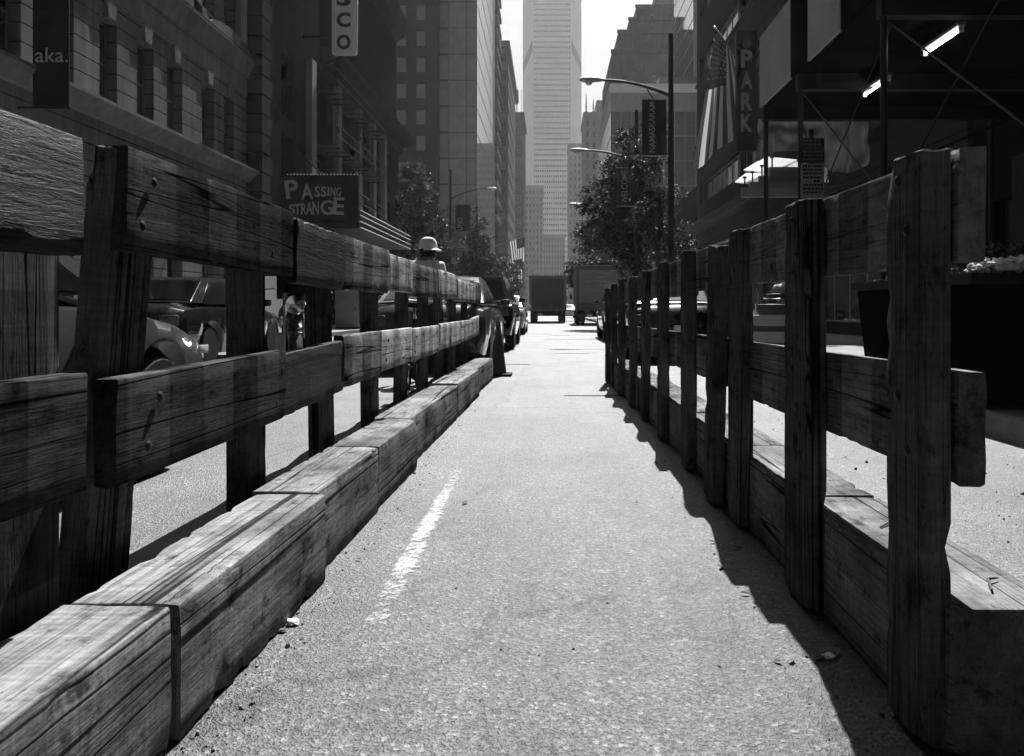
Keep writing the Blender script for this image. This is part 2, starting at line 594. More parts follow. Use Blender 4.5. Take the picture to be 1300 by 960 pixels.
def text_obj(name, s, w, h, mat, parent, loc, rot=(R(90), 0, 0), turn=0, ex=.012, shear=0, bold=0):
    """lettering fitted into a w x h box, centred on loc"""
    cu = bpy.data.curves.new(name, 'FONT')
    cu.body = s
    cu.align_x = 'CENTER'
    cu.extrude = ex
    cu.shear = shear
    cu.offset = bold
    cu.resolution_u = 3
    o = bpy.data.objects.new(name, cu)
    col.objects.link(o)
    bpy.context.view_layer.update()
    me = bpy.data.meshes.new_from_object(o.evaluated_get(bpy.context.evaluated_depsgraph_get()))
    bpy.data.objects.remove(o)
    bpy.data.curves.remove(cu)
    xs = [v.co.x for v in me.vertices]
    ys = [v.co.y for v in me.vertices]
    cx, cy = (min(xs) + max(xs)) / 2, (min(ys) + max(ys)) / 2
    sx, sy = w / (max(xs) - min(xs)), h / (max(ys) - min(ys))
    ct, st = math.cos(R(turn)), math.sin(R(turn))
    for v in me.vertices:
        x, y = (v.co.x - cx) * sx, (v.co.y - cy) * sy
        v.co.x, v.co.y = x * ct - y * st, x * st + y * ct
    me.materials.clear()
    me.materials.append(mat)
    me.name = name
    return link(name, me, parent, loc, rot)


# ------------------------------------------------------------------ world, sun, camera, haze
SUN_EL, SUN_AZ = 52.0, 8.5      # the sun stands ahead of the camera, a little to the right of the street axis
w = bpy.data.worlds.new('World')
sc.world = w
w.use_nodes = True
wt = w.node_tree
wt.nodes.clear()
wo = wt.nodes.new('ShaderNodeOutputWorld')
bg = wt.nodes.new('ShaderNodeBackground')
sky = wt.nodes.new('ShaderNodeTexSky')
sky.sky_type = 'NISHITA'
sky.sun_disc = False
sky.sun_elevation = R(SUN_EL)
sky.sun_rotation = R(SUN_AZ)
sky.dust_density = 3.0
sky.air_density = .55
sky.ozone_density = 1.0
bw = wt.nodes.new('ShaderNodeRGBToBW')
wt.links.new(sky.outputs[0], bw.inputs[0])
wt.links.new(bw.outputs[0], bg.inputs['Color'])
bg.inputs['Strength'].default_value = .05
wt.links.new(bg.outputs[0], wo.inputs['Surface'])
su = bpy.data.lights.new('sun', 'SUN')
su.energy = 5.0
su.angle = R(.5)
so_ = bpy.data.objects.new('sun', su)
col.objects.link(so_)
to_sun = Vector((math.sin(R(SUN_AZ)) * math.cos(R(SUN_EL)), math.cos(R(SUN_AZ)) * math.cos(R(SUN_EL)), math.sin(R(SUN_EL))))
so_.rotation_euler = to_sun.to_track_quat('Z', 'Y').to_euler()
so_.location = to_sun * 50

cam = bpy.data.cameras.new('camera')
cam.sensor_width = 36
cam.lens = 36 * F / 1300
cam.shift_x = (650 - CX) / 1300
cam.shift_y = -(480 - CY) / 1300
cam.clip_start = .05
cam.clip_end = 5000
co = bpy.data.objects.new('camera', cam)
col.objects.link(co)
co.location = (0, 0, H)
co.rotation_euler = (R(90), 0, 0)
sc.camera = co

t = NT('haze_air')
pv = t.n('ShaderNodeVolumePrincipled')
pv.inputs['Color'].default_value = (.92, .92, .92, 1)
pv.inputs['Density'].default_value = .00020
pv.inputs['Anisotropy'].default_value = .35
t.l(pv.outputs[0], t.out.inputs['Volume'])
hz = MB().box(-160, 160, -45, 760, -1.2, 262).build('haze', t.m)
tag(hz, kind='stuff')

sc.view_settings.view_transform = 'Standard'
sc.view_settings.look = 'None'
sc.view_settings.gamma = 1
sc.view_settings.exposure = 1.2
cy_ = sc.cycles
cy_.use_denoising = True
cy_.max_bounces = 4
cy_.diffuse_bounces = 2
cy_.glossy_bounces = 3
cy_.transmission_bounces = 3
cy_.transparent_max_bounces = 8
cy_.volume_bounces = 0
cy_.use_adaptive_sampling = True
cy_.adaptive_threshold = .03
cy_.caustics_reflective = False
cy_.caustics_refractive = False

# ------------------------------------------------------------------ the ground
KR, KL = 3.1, -7.2        # kerb lines
gm = MB()
xs = [-900, -60, -12, KL, -3, 0, KR, 9, 60, 900]
ysg = [-120, -8, 0, 6, 14, 30, 70, 160, 400, 1500]
for i in range(len(xs) - 1):
    for j in range(len(ysg) - 1):
        gm.quad((xs[i], ysg[j], 0), (xs[i + 1], ysg[j], 0), (xs[i + 1], ysg[j + 1], 0), (xs[i], ysg[j + 1], 0))
tag(gm.build('road', M['asphalt']), kind='structure')


def sidewalk(x0, x1, kerb_x, inner, y0, y1):
    b = MB()
    b.box(min(x0, x1), max(x0, x1), y0, y1, -.05, .13)
    o = tag(b.build('sidewalk', M['concrete']), kind='structure')
    k = MB()
    a, c = sorted((kerb_x, kerb_x + inner))
    y = y0
    while y < y1:
        k.box(a, c, y + .008, min(y + 2.4, y1) - .008, -.05, .145)
        y += 2.4
    tag(k.build('kerb', M['concrete']), kind='structure')


sidewalk(KR + .18, 9.5, KR, .18, -30, 168)
sidewalk(-11.9, KL - .18, KL, -.18, -30, 150)
sidewalk(KR + .18, 11, KR, .18, 185, 420)
sidewalk(-11.9, KL - .18, KL, -.18, 166, 420)
# worn white line on the walkway
me = bpy.data.meshes.new('lane_line')
pts = [(-.558, 2.24), (-.442, 2.24), (-.475, 4.5), (-.555, 4.5)]
me.from_pydata([(x, y, .004) for x, y in pts], [], [(0, 1, 2, 3)])
uv = me.uv_layers.new(name='UVMap')
for i, c in enumerate(((0, 0), (1, 0), (1, 1), (0, 1))):
    uv.data[i].uv = c
me.materials.append(M['paint_line'])
tag(link('lane_line', me), kind='structure')
# crossing stripes at the far junctions and thin flat dark lines across the carriageway
b = MB()
for i in range(9):
    b.quad((-6.6 + i * 1.05, 151.5, .004), (-6.1 + i * 1.05, 151.5, .004), (-6.1 + i * 1.05, 155, .004), (-6.6 + i * 1.05, 155, .004))
tag(b.build('crossing_marking', M['white']), kind='structure')
b = MB()
for (px0, px1, py, th) in ((716, 792, 502.5, .05), (702, 748, 449, .05), (640, 672, 463, .05), (690, 765, 431, .07), (652, 700, 424, .1)):
    Y = 1000 * H / (py - CY)
    n = 14
    for i in range(n):
        xa, xb = at(px0, Y) + (at(px1, Y) - at(px0, Y)) * i / n, at(px0, Y) + (at(px1, Y) - at(px0, Y)) * (i + 1) / n
        h0, h1 = th * (.4 + .6 * i / n), th * (.4 + .6 * (i + 1) / n)
        b.quad((xa, Y - h0 * 1.6, .004), (xb, Y - h1 * 1.6, .004), (xb, Y + h1 * 1.2, .004), (xa, Y + h0 * 1.2, .004))
tag(b.build('road_tar_seam', M['black']), kind='structure')
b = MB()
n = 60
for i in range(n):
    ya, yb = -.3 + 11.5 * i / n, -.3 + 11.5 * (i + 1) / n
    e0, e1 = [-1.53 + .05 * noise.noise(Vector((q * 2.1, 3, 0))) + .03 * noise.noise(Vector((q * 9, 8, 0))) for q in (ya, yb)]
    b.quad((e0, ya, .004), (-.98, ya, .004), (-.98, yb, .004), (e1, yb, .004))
tag(b.build('road_tar_strip', M['tar']), kind='structure')  # flat black strip with a ragged outer edge, behind the left timbers

# ------------------------------------------------------------------ timber kerb beams (left)
LEFT = [(-.35, 1.60, -.775, .30, .27), (1.63, 2.62, -.745, .285, .28), (2.64, 3.52, -.762, .285, .27), (3.55, 4.47, -.752, .28, .27),
        (4.51, 6.47, -.770, .275, .27), (6.53, 7.38, -.745, .285, .28), (7.46, 8.18, -.735, .28, .27), (8.25, 10.15, -.745, .275, .27)]
LL = ['nearest squared timber of the left row, long splits in its pale top',
      'second squared timber in the left row, splintered at its near top corner',
      'third squared timber from the camera in the left row, below the notched rail',
      'fourth squared timber from the camera along the left edge of the walkway',
      'longest squared timber in the middle of the left row, fifth from the camera',
      'sixth timber of the left row, a short block standing proud of its neighbours',
      'seventh timber of the left row, short block next to the last one',
      'last timber of the left row, beside the traffic cone']
for i, (y0, y1, xi, z, wd) in enumerate(LEFT):
    wd -= .045
    o = board('squared_timber', y1 - y0, wd, z, M['wood_beam'], None, (xi - wd / 2 - .012, (y0 + y1) / 2, z / 2 + .002),
              (0, 0, R(rnd.uniform(-1.6, -.7))), seed=i + 1, seg=34, chip=.03, warp=.0016, endj=.012, r=.006)
    tag(o, LL[i], 'timber', 'squared timbers along the left of the walkway')
RIGHT = [(1.56, 2.52, .80, .30, .245), (2.545, 3.5, .81, .295, .24), (3.52, 4.65, .805, .29, .25), (4.68, 5.8, .80, .29, .24),
         (5.83, 7.0, .79, .285, .24), (7.03, 8.3, .77, .28, .24), (8.33, 9.7, .72, .28, .24)]
RLb = ['nearest squared timber of the right row, its sunlit top littered with scraps',
       'second squared timber of the right row, dark gap at its near end',
       'third squared timber of the right row, between the leaning post and the next',
       'fourth squared timber of the right row counted from the camera',
       'fifth squared timber of the right row counted from the camera',
       'sixth squared timber of the right row, one before the last',
       'last squared timber of the right row, at the far end of the walkway']
for i, (y0, y1, xi, z, wd) in enumerate(RIGHT):
    o = board('squared_timber', y1 - y0, wd, z, M['wood_beam_dark'], None, (xi + wd / 2, (y0 + y1) / 2, z / 2 + .002),
              (0, 0, R(rnd.uniform(-.6, .6))), seed=i + 21, seg=30, chip=.03, warp=.0016, endj=.012, r=.006)
    tag(o, RLb[i], 'timber', 'squared timbers along the right of the walkway')

# ------------------------------------------------------------------ left timber fence
lf = empty('timber_fence', (-1.1, 6, 0), 0, 'long timber fence of posts and broad rails on the left of the walkway', 'fence')
lf_inv = Vector((-1.1, 6, 0))


def rail(parent, org, y0, y1, x, z0, z1, mat, seed, th=.055, x1=None, dz=0, chip=.03, tilt=0):
    x1 = x if x1 is None else x1
    L = math.hypot(y1 - y0, x1 - x)
    rz = -math.atan2(x1 - x, y1 - y0)
    rx = math.atan2(dz, L)
    return board('rail', L, th, z1 - z0, mat, parent, Vector(((x + x1) / 2, (y0 + y1) / 2, (z0 + z1) / 2)) - org, (rx, R(tilt), rz), seed=seed,
                 seg=26, chip=chip, endj=.02)


def post(parent, org, x, y, z0, z1, mat, seed, w=.06, d=.19, lean=(0, 0)):
    # local Y is the length: turned upright
    return board('post', z1 - z0, w, d, mat, parent, Vector((x, y, (z0 + z1) / 2)) - org, (R(90 + lean[0]), R(lean[1]), 0), seed=seed, seg=20, chip=.025, endj=.02)


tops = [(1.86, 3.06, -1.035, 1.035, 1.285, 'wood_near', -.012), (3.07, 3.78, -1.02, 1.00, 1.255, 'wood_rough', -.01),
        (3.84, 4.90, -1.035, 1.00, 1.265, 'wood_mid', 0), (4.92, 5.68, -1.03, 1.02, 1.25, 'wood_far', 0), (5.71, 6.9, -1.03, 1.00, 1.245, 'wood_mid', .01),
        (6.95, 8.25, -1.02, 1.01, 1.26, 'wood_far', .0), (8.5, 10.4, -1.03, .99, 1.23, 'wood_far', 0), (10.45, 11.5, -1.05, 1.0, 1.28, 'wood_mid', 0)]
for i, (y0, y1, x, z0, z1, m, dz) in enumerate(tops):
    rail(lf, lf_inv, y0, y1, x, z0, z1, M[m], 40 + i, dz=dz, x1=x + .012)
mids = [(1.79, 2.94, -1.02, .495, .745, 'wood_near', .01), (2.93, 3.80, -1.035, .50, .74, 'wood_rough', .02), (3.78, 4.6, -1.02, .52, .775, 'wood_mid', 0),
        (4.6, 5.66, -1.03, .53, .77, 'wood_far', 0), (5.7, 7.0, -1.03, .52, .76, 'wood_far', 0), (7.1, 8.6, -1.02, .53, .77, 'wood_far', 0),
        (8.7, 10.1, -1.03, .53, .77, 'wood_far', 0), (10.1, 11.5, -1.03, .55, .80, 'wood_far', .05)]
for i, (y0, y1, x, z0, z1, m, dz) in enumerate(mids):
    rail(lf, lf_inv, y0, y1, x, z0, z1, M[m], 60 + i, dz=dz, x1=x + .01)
lposts = [1.96, 2.86, 3.78, 4.80, 5.82, 6.8, 7.75, 8.8, 10.05, 11.3]
for i, y in enumerate(lposts):
    post(lf, lf_inv, -1.105, y, .005, 1.27 + (0.03 if i == 0 else rnd.uniform(-.05, .01)), M['wood_post'], 80 + i, lean=(rnd.uniform(-1, 1), (4 if i == 0 else rnd.uniform(-1, 1))), w=.07, d=.20)

nf = empty('timber_barricade', (-1.0, 1.1, 0), 0, 'rough dark timber barricade at the corner, in front of the long left fence', 'barricade')
nfo = Vector((-1.0, 1.1, 0))
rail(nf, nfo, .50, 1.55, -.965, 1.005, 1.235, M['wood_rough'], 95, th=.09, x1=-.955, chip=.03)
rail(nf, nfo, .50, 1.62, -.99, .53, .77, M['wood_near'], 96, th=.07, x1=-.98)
post(nf, nfo, -1.085, 1.56, .005, 1.16, M['wood_near'], 97, w=.09, d=.22)
post(nf, nfo, -1.075, .62, .005, 1.16, M['wood_near'], 98, w=.09, d=.22)

# ------------------------------------------------------------------ right timber fence
rf = empty('timber_fence', (.85, 5.5, 0), 0, 'dark timber fence on the right of the walkway, posts in front of its rails', 'fence')
ro = Vector((.85, 5.5, 0))
rp = [(1.675, .785, 1.235, (0, 0), .17), (2.42, .785, 1.24, (0, 0), .22), (3.30, .80, 1.24, (0, 0), .2), (3.62, .765, 1.2, (5.5, 0), .18), (4.45, .785, 1.24, (0, 0), .2), (5.42, .78, 1.235, (0, 0), .2),
      (6.38, .775, 1.22, (1.2, 0), .19), (7.25, .765, 1.21, (0, 0), .2), (8.25, .75, 1.23, (1, 0), .2), (9.0, .73, 1.2, (0, 0), .19), (9.62, .705, 1.17, (0, 0), .17)]
for i, (y, x, z, ln, d) in enumerate(rp):
    post(rf, ro, x - .005, y, .005, z, M['wood_post'], 110 + i, w=.06, d=d, lean=ln)
rt = [(1.565, 3.48, .845, 1.00, 1.232, 'wood_mid'), (3.5, 4.55, .84, 1.0, 1.22, 'wood_mid'), (4.57, 6.4, .835, .985, 1.215, 'wood_mid'), (6.43, 8.0, .82, .98, 1.2, 'wood_mid'), (8.02, 9.7, .79, .97, 1.18, 'wood_mid')]
for i, (y0, y1, x, z0, z1, m) in enumerate(rt):
    rail(rf, ro, y0, y1, x, z0, z1, M[m], 130 + i, x1=x - .012, dz=.01)
rm = [(1.565, 3.4, .845, .54, .77, 'wood_mid'), (3.45, 5.0, .84, .54, .76, 'wood_mid'), (5.05, 6.6, .835, .53, .75, 'wood_mid'), (6.63, 8.3, .815, .52, .74, 'wood_mid'), (8.32, 9.7, .785, .52, .74, 'wood_mid')]
for i, (y0, y1, x, z0, z1, m) in enumerate(rm):
    rail(rf, ro, y0, y1, x, z0, z1, M[m], 140 + i, x1=x - .012, dz=-.01)


bolt = MB().lathe([(.013, 0), (.0125, .002), (.009, .0045), (.004, .006)], n=10, axis='x').mesh('bolt', M['metal_dark'])
for tab in (tops, mids):
    for (y0, y1, x, z0, z1, m, dz) in tab:
        for y in lposts:
            if y0 + .05 < y < y1 - .05:
                for q in (-.055, .06):
                    link('bolt', bolt, lf, Vector((x + .0335, y + q * .5, (z0 + z1) / 2 + q)) - lf_inv)
for tab in (rt, rm):
    for (y0, y1, x, z0, z1, m) in tab:
        for (py_, px_, pz_, ln_, d_) in rp:
            if y0 < py_ < y1 and not ln_[0]:
                for q in (-.05, .06):
                    link('bolt', bolt, rf, Vector((px_ - .0365, py_ + q * .4, (z0 + z1) / 2 + q)) - ro, (0, 0, R(180)))

# ------------------------------------------------------------------ litter
def leaf_mesh(s):
    b = MB()
    pts = [(0, -1, 0), (.35, -.4, .12), (.42, .2, .2), (0, 1, .05), (-.42, .2, .15), (-.35, -.4, .22), (0, 0, 0)]
    b.add([(x * s, y * s, z * s + .004) for x, y, z in pts], [(6, i, (i + 1) % 6) for i in range(6)])
    return b.mesh('fallen_leaf', M['leaf_dead'])


lm = leaf_mesh(.035)
for (px, py) in ((925, 668), (934, 697), (905, 690), (1003, 735), (1040, 838), (1062, 832), (988, 842), (590, 640), (455, 712), (808, 640), (946, 756), (915, 722)):
    Y = 1000 * H / (py - CY)
    o = link('fallen_leaf', lm, None, (at(px, Y), Y, .004), (rnd.uniform(-.3, .3), rnd.uniform(-.3, .3), rnd.uniform(0, 6)))
    s = rnd.uniform(.4, .8)
    o.scale = (s, s, s)
    tag(o, 'small dry leaf lying on the asphalt of the walkway', 'leaf', 'dry leaves on the walkway')


def crumple(name, r, mat, loc, seed, flat=.6, parent=None, amp=.5):
    bm = bmesh.new()
    bmesh.ops.create_icosphere(bm, subdivisions=3, radius=r)
    for v in bm.verts:
        n_ = noise.noise(v.co / r * 1.4 + Vector((seed, 0, 0))) * amp + noise.noise(v.co / r * 3.7 + Vector((0, seed, 0))) * amp * .6
        v.co *= 1 + n_
        v.co.z *= flat
    me = bpy.data.meshes.new(name)
    bm.to_mesh(me)
    bm.free()
    me.materials.append(mat)
    return link(name, me, parent, loc)


for i, (px, py, s, lb) in enumerate(((372, 793, .018, 'white paper scrap beside the second left timber on the asphalt'), (1052, 836, .014, 'crumpled wrapper in the shadow edge on the right of the walkway'),
                                     (358, 803, .010, 'small dark pebble of litter near the foot of the left timbers'))):
    Y = 1000 * H / (py - CY)
    o = crumple('paper_scrap', s, M['paper'] if i != 2 else M['leaf_dead'], (at(px, Y), Y, s * .3 + .003), 3 + i * 5, .4)
    tag(o, lb, 'litter')
# stick and shavings on the right timber
for pts_, lb in (([(.93, 1.66, .309), (.955, 1.72, .312), (.985, 1.735, .309)], 'thin dark twig on the sunlit top of the nearest right timber'),
                 ([(.9, 2.15, .306), (.95, 2.2, .309), (.98, 2.28, .306)], 'thin dark twig between two posts on the nearest right timber')):
    tag(MB().tube(pts_, [.0025, .0035, .002], 6).build('twig', M['leaf_dead']), lb, 'twig')

gv = MB()
def grit(n_, x0, x1, y0, y1, s0, s1):
    for _ in range(n_):
        x = rnd.uniform(x0, x1)
        y = y0 + (y1 - y0) * rnd.random() ** 1.5
        s_ = rnd.uniform(s0, s1) * (1 + rnd.random() ** 6 * 1.5)
        a_ = rnd.uniform(0, 6.28)
        vs_ = [(x + s_ * math.cos(a_ + q * 1.57) * rnd.uniform(.6, 1.2), y + s_ * math.sin(a_ + q * 1.57) * rnd.uniform(.6, 1.2), .001) for q in range(4)]
        vs_ += [(x + s_ * .5 * math.cos(a_ + q * 1.57 + .3), y + s_ * .5 * math.sin(a_ + q * 1.57 + .3), s_ * rnd.uniform(.6, 1.1)) for q in range(4)]
        gv.add(vs_, [(4, 5, 6, 7), (0, 1, 5, 4), (1, 2, 6, 5), (2, 3, 7, 6), (3, 0, 4, 7)], rnd.randrange(2))


grit(170, -.755, -.66, 1.6, 9.5, .002, .005)
grit(700, -1.30, -1.12, 2.2, 8.0, .003, .007)
grit(110, .58, .80, 1.6, 7.0, .002, .005)
grit(450, 1.06, 3.0, 1.7, 7.5, .003, .007)
grit(120, -.6, .6, 1.7, 5.0, .0015, .0028)
tag(gv.build('gravel', [M['asphalt'], M['concrete']], fix=False), kind='stuff')

# ------------------------------------------------------------------ road furniture near the walkway
cn = empty('traffic_cone', (at(632, 10.6), 10.7, 0), 0, 'dark traffic cone at the end of the left timbers', 'traffic cone')
MB().lathe([(.115, .03), (.11, .05), (.028, .72), (.022, .74), (.0, .74)], n=20).build('cone_body', M['cone'], cn)
bevel_box('base', (.37, .37, .034), M['rubber'], cn, (0, 0, .018), bev=.01)
MB().lathe([(.081, .30), (.083, .31), (.062, .47), (.058, .475)], n=20).build('reflective_band', M['cone'], cn)

dr = empty('construction_drum', (2.72, 9.7, 0), 0, 'fat striped construction drum behind the right fence', 'drum')
MB().lathe([(.33, .05), (.30, .06), (.295, .26), (.28, .27), (.275, .46), (.265, .47), (.26, .66), (.25, .67), (.245, .84), (.2, .9), (.19, .96), (.0, .97)], n=28).build('drum_body', M['drum'], dr)
MB().lathe([(.37, 0), (.37, .05), (.31, .06)], n=28).build('base', M['rubber'], dr)
for z, r_ in ((.50, .277), (.70, .262)):
    MB().lathe([(r_ - .012, z), (r_, z + .005), (r_ - .006, z + .13), (r_ - .02, z + .135)], n=28).build('band', M['drum_band'], dr)
MB().tube([(-.12, 0, .96), (-.1, 0, 1.03), (.1, 0, 1.03), (.12, 0, .96)], .016, 8).build('handle', M['drum'], dr)

# skip with rubbish on the right pavement
dk = empty('rubbish_skip', (4.25, 7.15, .145), 0, 'dark rubbish skip heaped with debris on the right pavement', 'skip')
b = MB()
prof = [(-.92, .06), (.92, .06), (1.02, .98), (-1.02, .98)]
b.prism(prof, lambda u, v, w: (u, w, v), -1.15, 1.15)
b.build('skip_body', M['shed_paint'], dk)
b = MB()
for (x0, x1, y0, y1) in ((-1.07, 1.07, -1.2, -1.13), (-1.07, 1.07, 1.13, 1.2), (-1.07, -1.0, -1.13, 1.13), (1.0, 1.07, -1.13, 1.13)):
    b.box(x0, x1, y0, y1, .95, 1.03)
b.build('rim', M['metal_dark'], dk)
b = MB()
for x in (-.7, -.25, .25, .7):
    b.box(x - .04, x + .04, -1.2, -1.152, .1, .949)
b.build('rib', M['shed_paint'], dk)
for sx in (-1, 1):
    for sy in (-1, 1):
        MB().lathe([(.06, -.025), (.065, 0), (.06, .025)], (sx * .75, sy * .9, .065), 12, 'x').build('wheel', M['rubber'], dk)
hp = MB()
for i in range(1500):
    x, y = rnd.uniform(-.96, .96), rnd.uniform(-1.1, 1.1)
    z = 1.0 + .30 * (1 - (x / 1.0) ** 2) * (1 - (y / 1.15) ** 2) * rnd.uniform(.2, 1.2) + .02
    s = rnd.uniform(.02, .06)
    q = Euler((rnd.uniform(0, 6), rnd.uniform(0, 6), rnd.uniform(0, 6))).to_matrix()
    c = Vector((x + 4.25, y + 7.15, z + .145))
    hp.add([c + q @ Vector(p) for p in ((0, -s, 0), (s * .5, 0, s * .2), (0, s, 0), (-s * .5, 0, s * .2))], [(0, 1, 2), (0, 2, 3)], rnd.choice((0, 0, 1, 2)))
tag(hp.build('debris', [M['leaf_dead'], M['leaf_light'], M['concrete']], fix=False), 'loose heap of leaves and scraps filling the skip', 'debris', kind='stuff')
for i, (x, y, s) in enumerate(((3.28, 6.08, .06), (3.36, 6.14, .07), (3.5, 6.1, .075), (3.63, 6.12, .07), (3.4, 6.22, .06))):
    o = crumple('crumpled_paper', s, M['paper'], (x, y, 1.22 + .012 * i), 11 + i * 3, .8, amp=.7)
    tag(o, 'crumpled white paper on the heap in the skip', 'paper', 'white scraps on the skip')
for i, (x, ln, lb) in enumerate(((4.42, 14, 'dark plank leaning upright out of the skip, left of two'), (4.68, 9, 'dark plank leaning upright out of the skip, right of two'))):
    o = board('plank', .95, .18, .03, M['wood_near'], None, (x, 7.2, 1.55), (R(90 - 6), R(ln), 0), seed=200 + i)
    tag(o, lb, 'plank', 'planks in the skip')

nb = empty('newspaper_box', (3.75, 12.6, .13), 0, 'dark newspaper box on the right kerb behind the drum', 'newspaper box')
bevel_box('box_body', (.5, .45, .72), M['metal_dark'], nb, (0, 0, .66), bev=.02)
bevel_box('door', (.40, .02, .42), M['grey_paint'], nb, (0, -.232, .74), bev=.006)
MB().box(-.03, .03, -.03, .03, 0, .3).build('pedestal', M['metal_black'], nb)
bevel_box('base', (.4, .4, .04), M['metal_black'], nb, (0, 0, .02), bev=.005)
o = crumple('plastic_bag', .13, M['paper'], (3.45, 12.55, 1.22), 31, .75)
o.location = (3.72, 12.6, 1.23)
tag(o, 'white plastic bag left on top of the newspaper box', 'bag')


# ------------------------------------------------------------------ vehicles
def lerp_list(tab, y):
    for (a, *va), (b_, *vb) in zip(tab[:-1], tab[1:]):
        if y <= b_:
            f = 0 if b_ == a else max(0, min(1, (y - a) / (b_ - a)))
            f = f * f * (3 - 2 * f) * .5 + f * .5
            return [p * (1 - f) + q * f for p, q in zip(va, vb)]
    return list(tab[-1][1:])


def wheel(parent, loc, r=.32, w=.2):
    t_ = MB().lathe([(r * .62, -w / 2), (r * .9, -w / 2), (r, -w * .34), (r, w * .34), (r * .9, w / 2), (r * .62, w / 2)], n=24, axis='x').build('wheel', M['rubber'], parent, loc)
    rm_ = MB()
    rm_.lathe([(r * .62, -w * .47), (r * .58, -w * .36), (r * .2, -w * .40), (r * .16, -w * .47), (.01, -w * .48), (.01, w * .48), (r * .16, w * .47), (r * .2, w * .40), (r * .58, w * .36), (r * .62, w * .47)], n=20, axis='x')
    rm_.build('rim', M['metal_grey'], t_)
    return t_


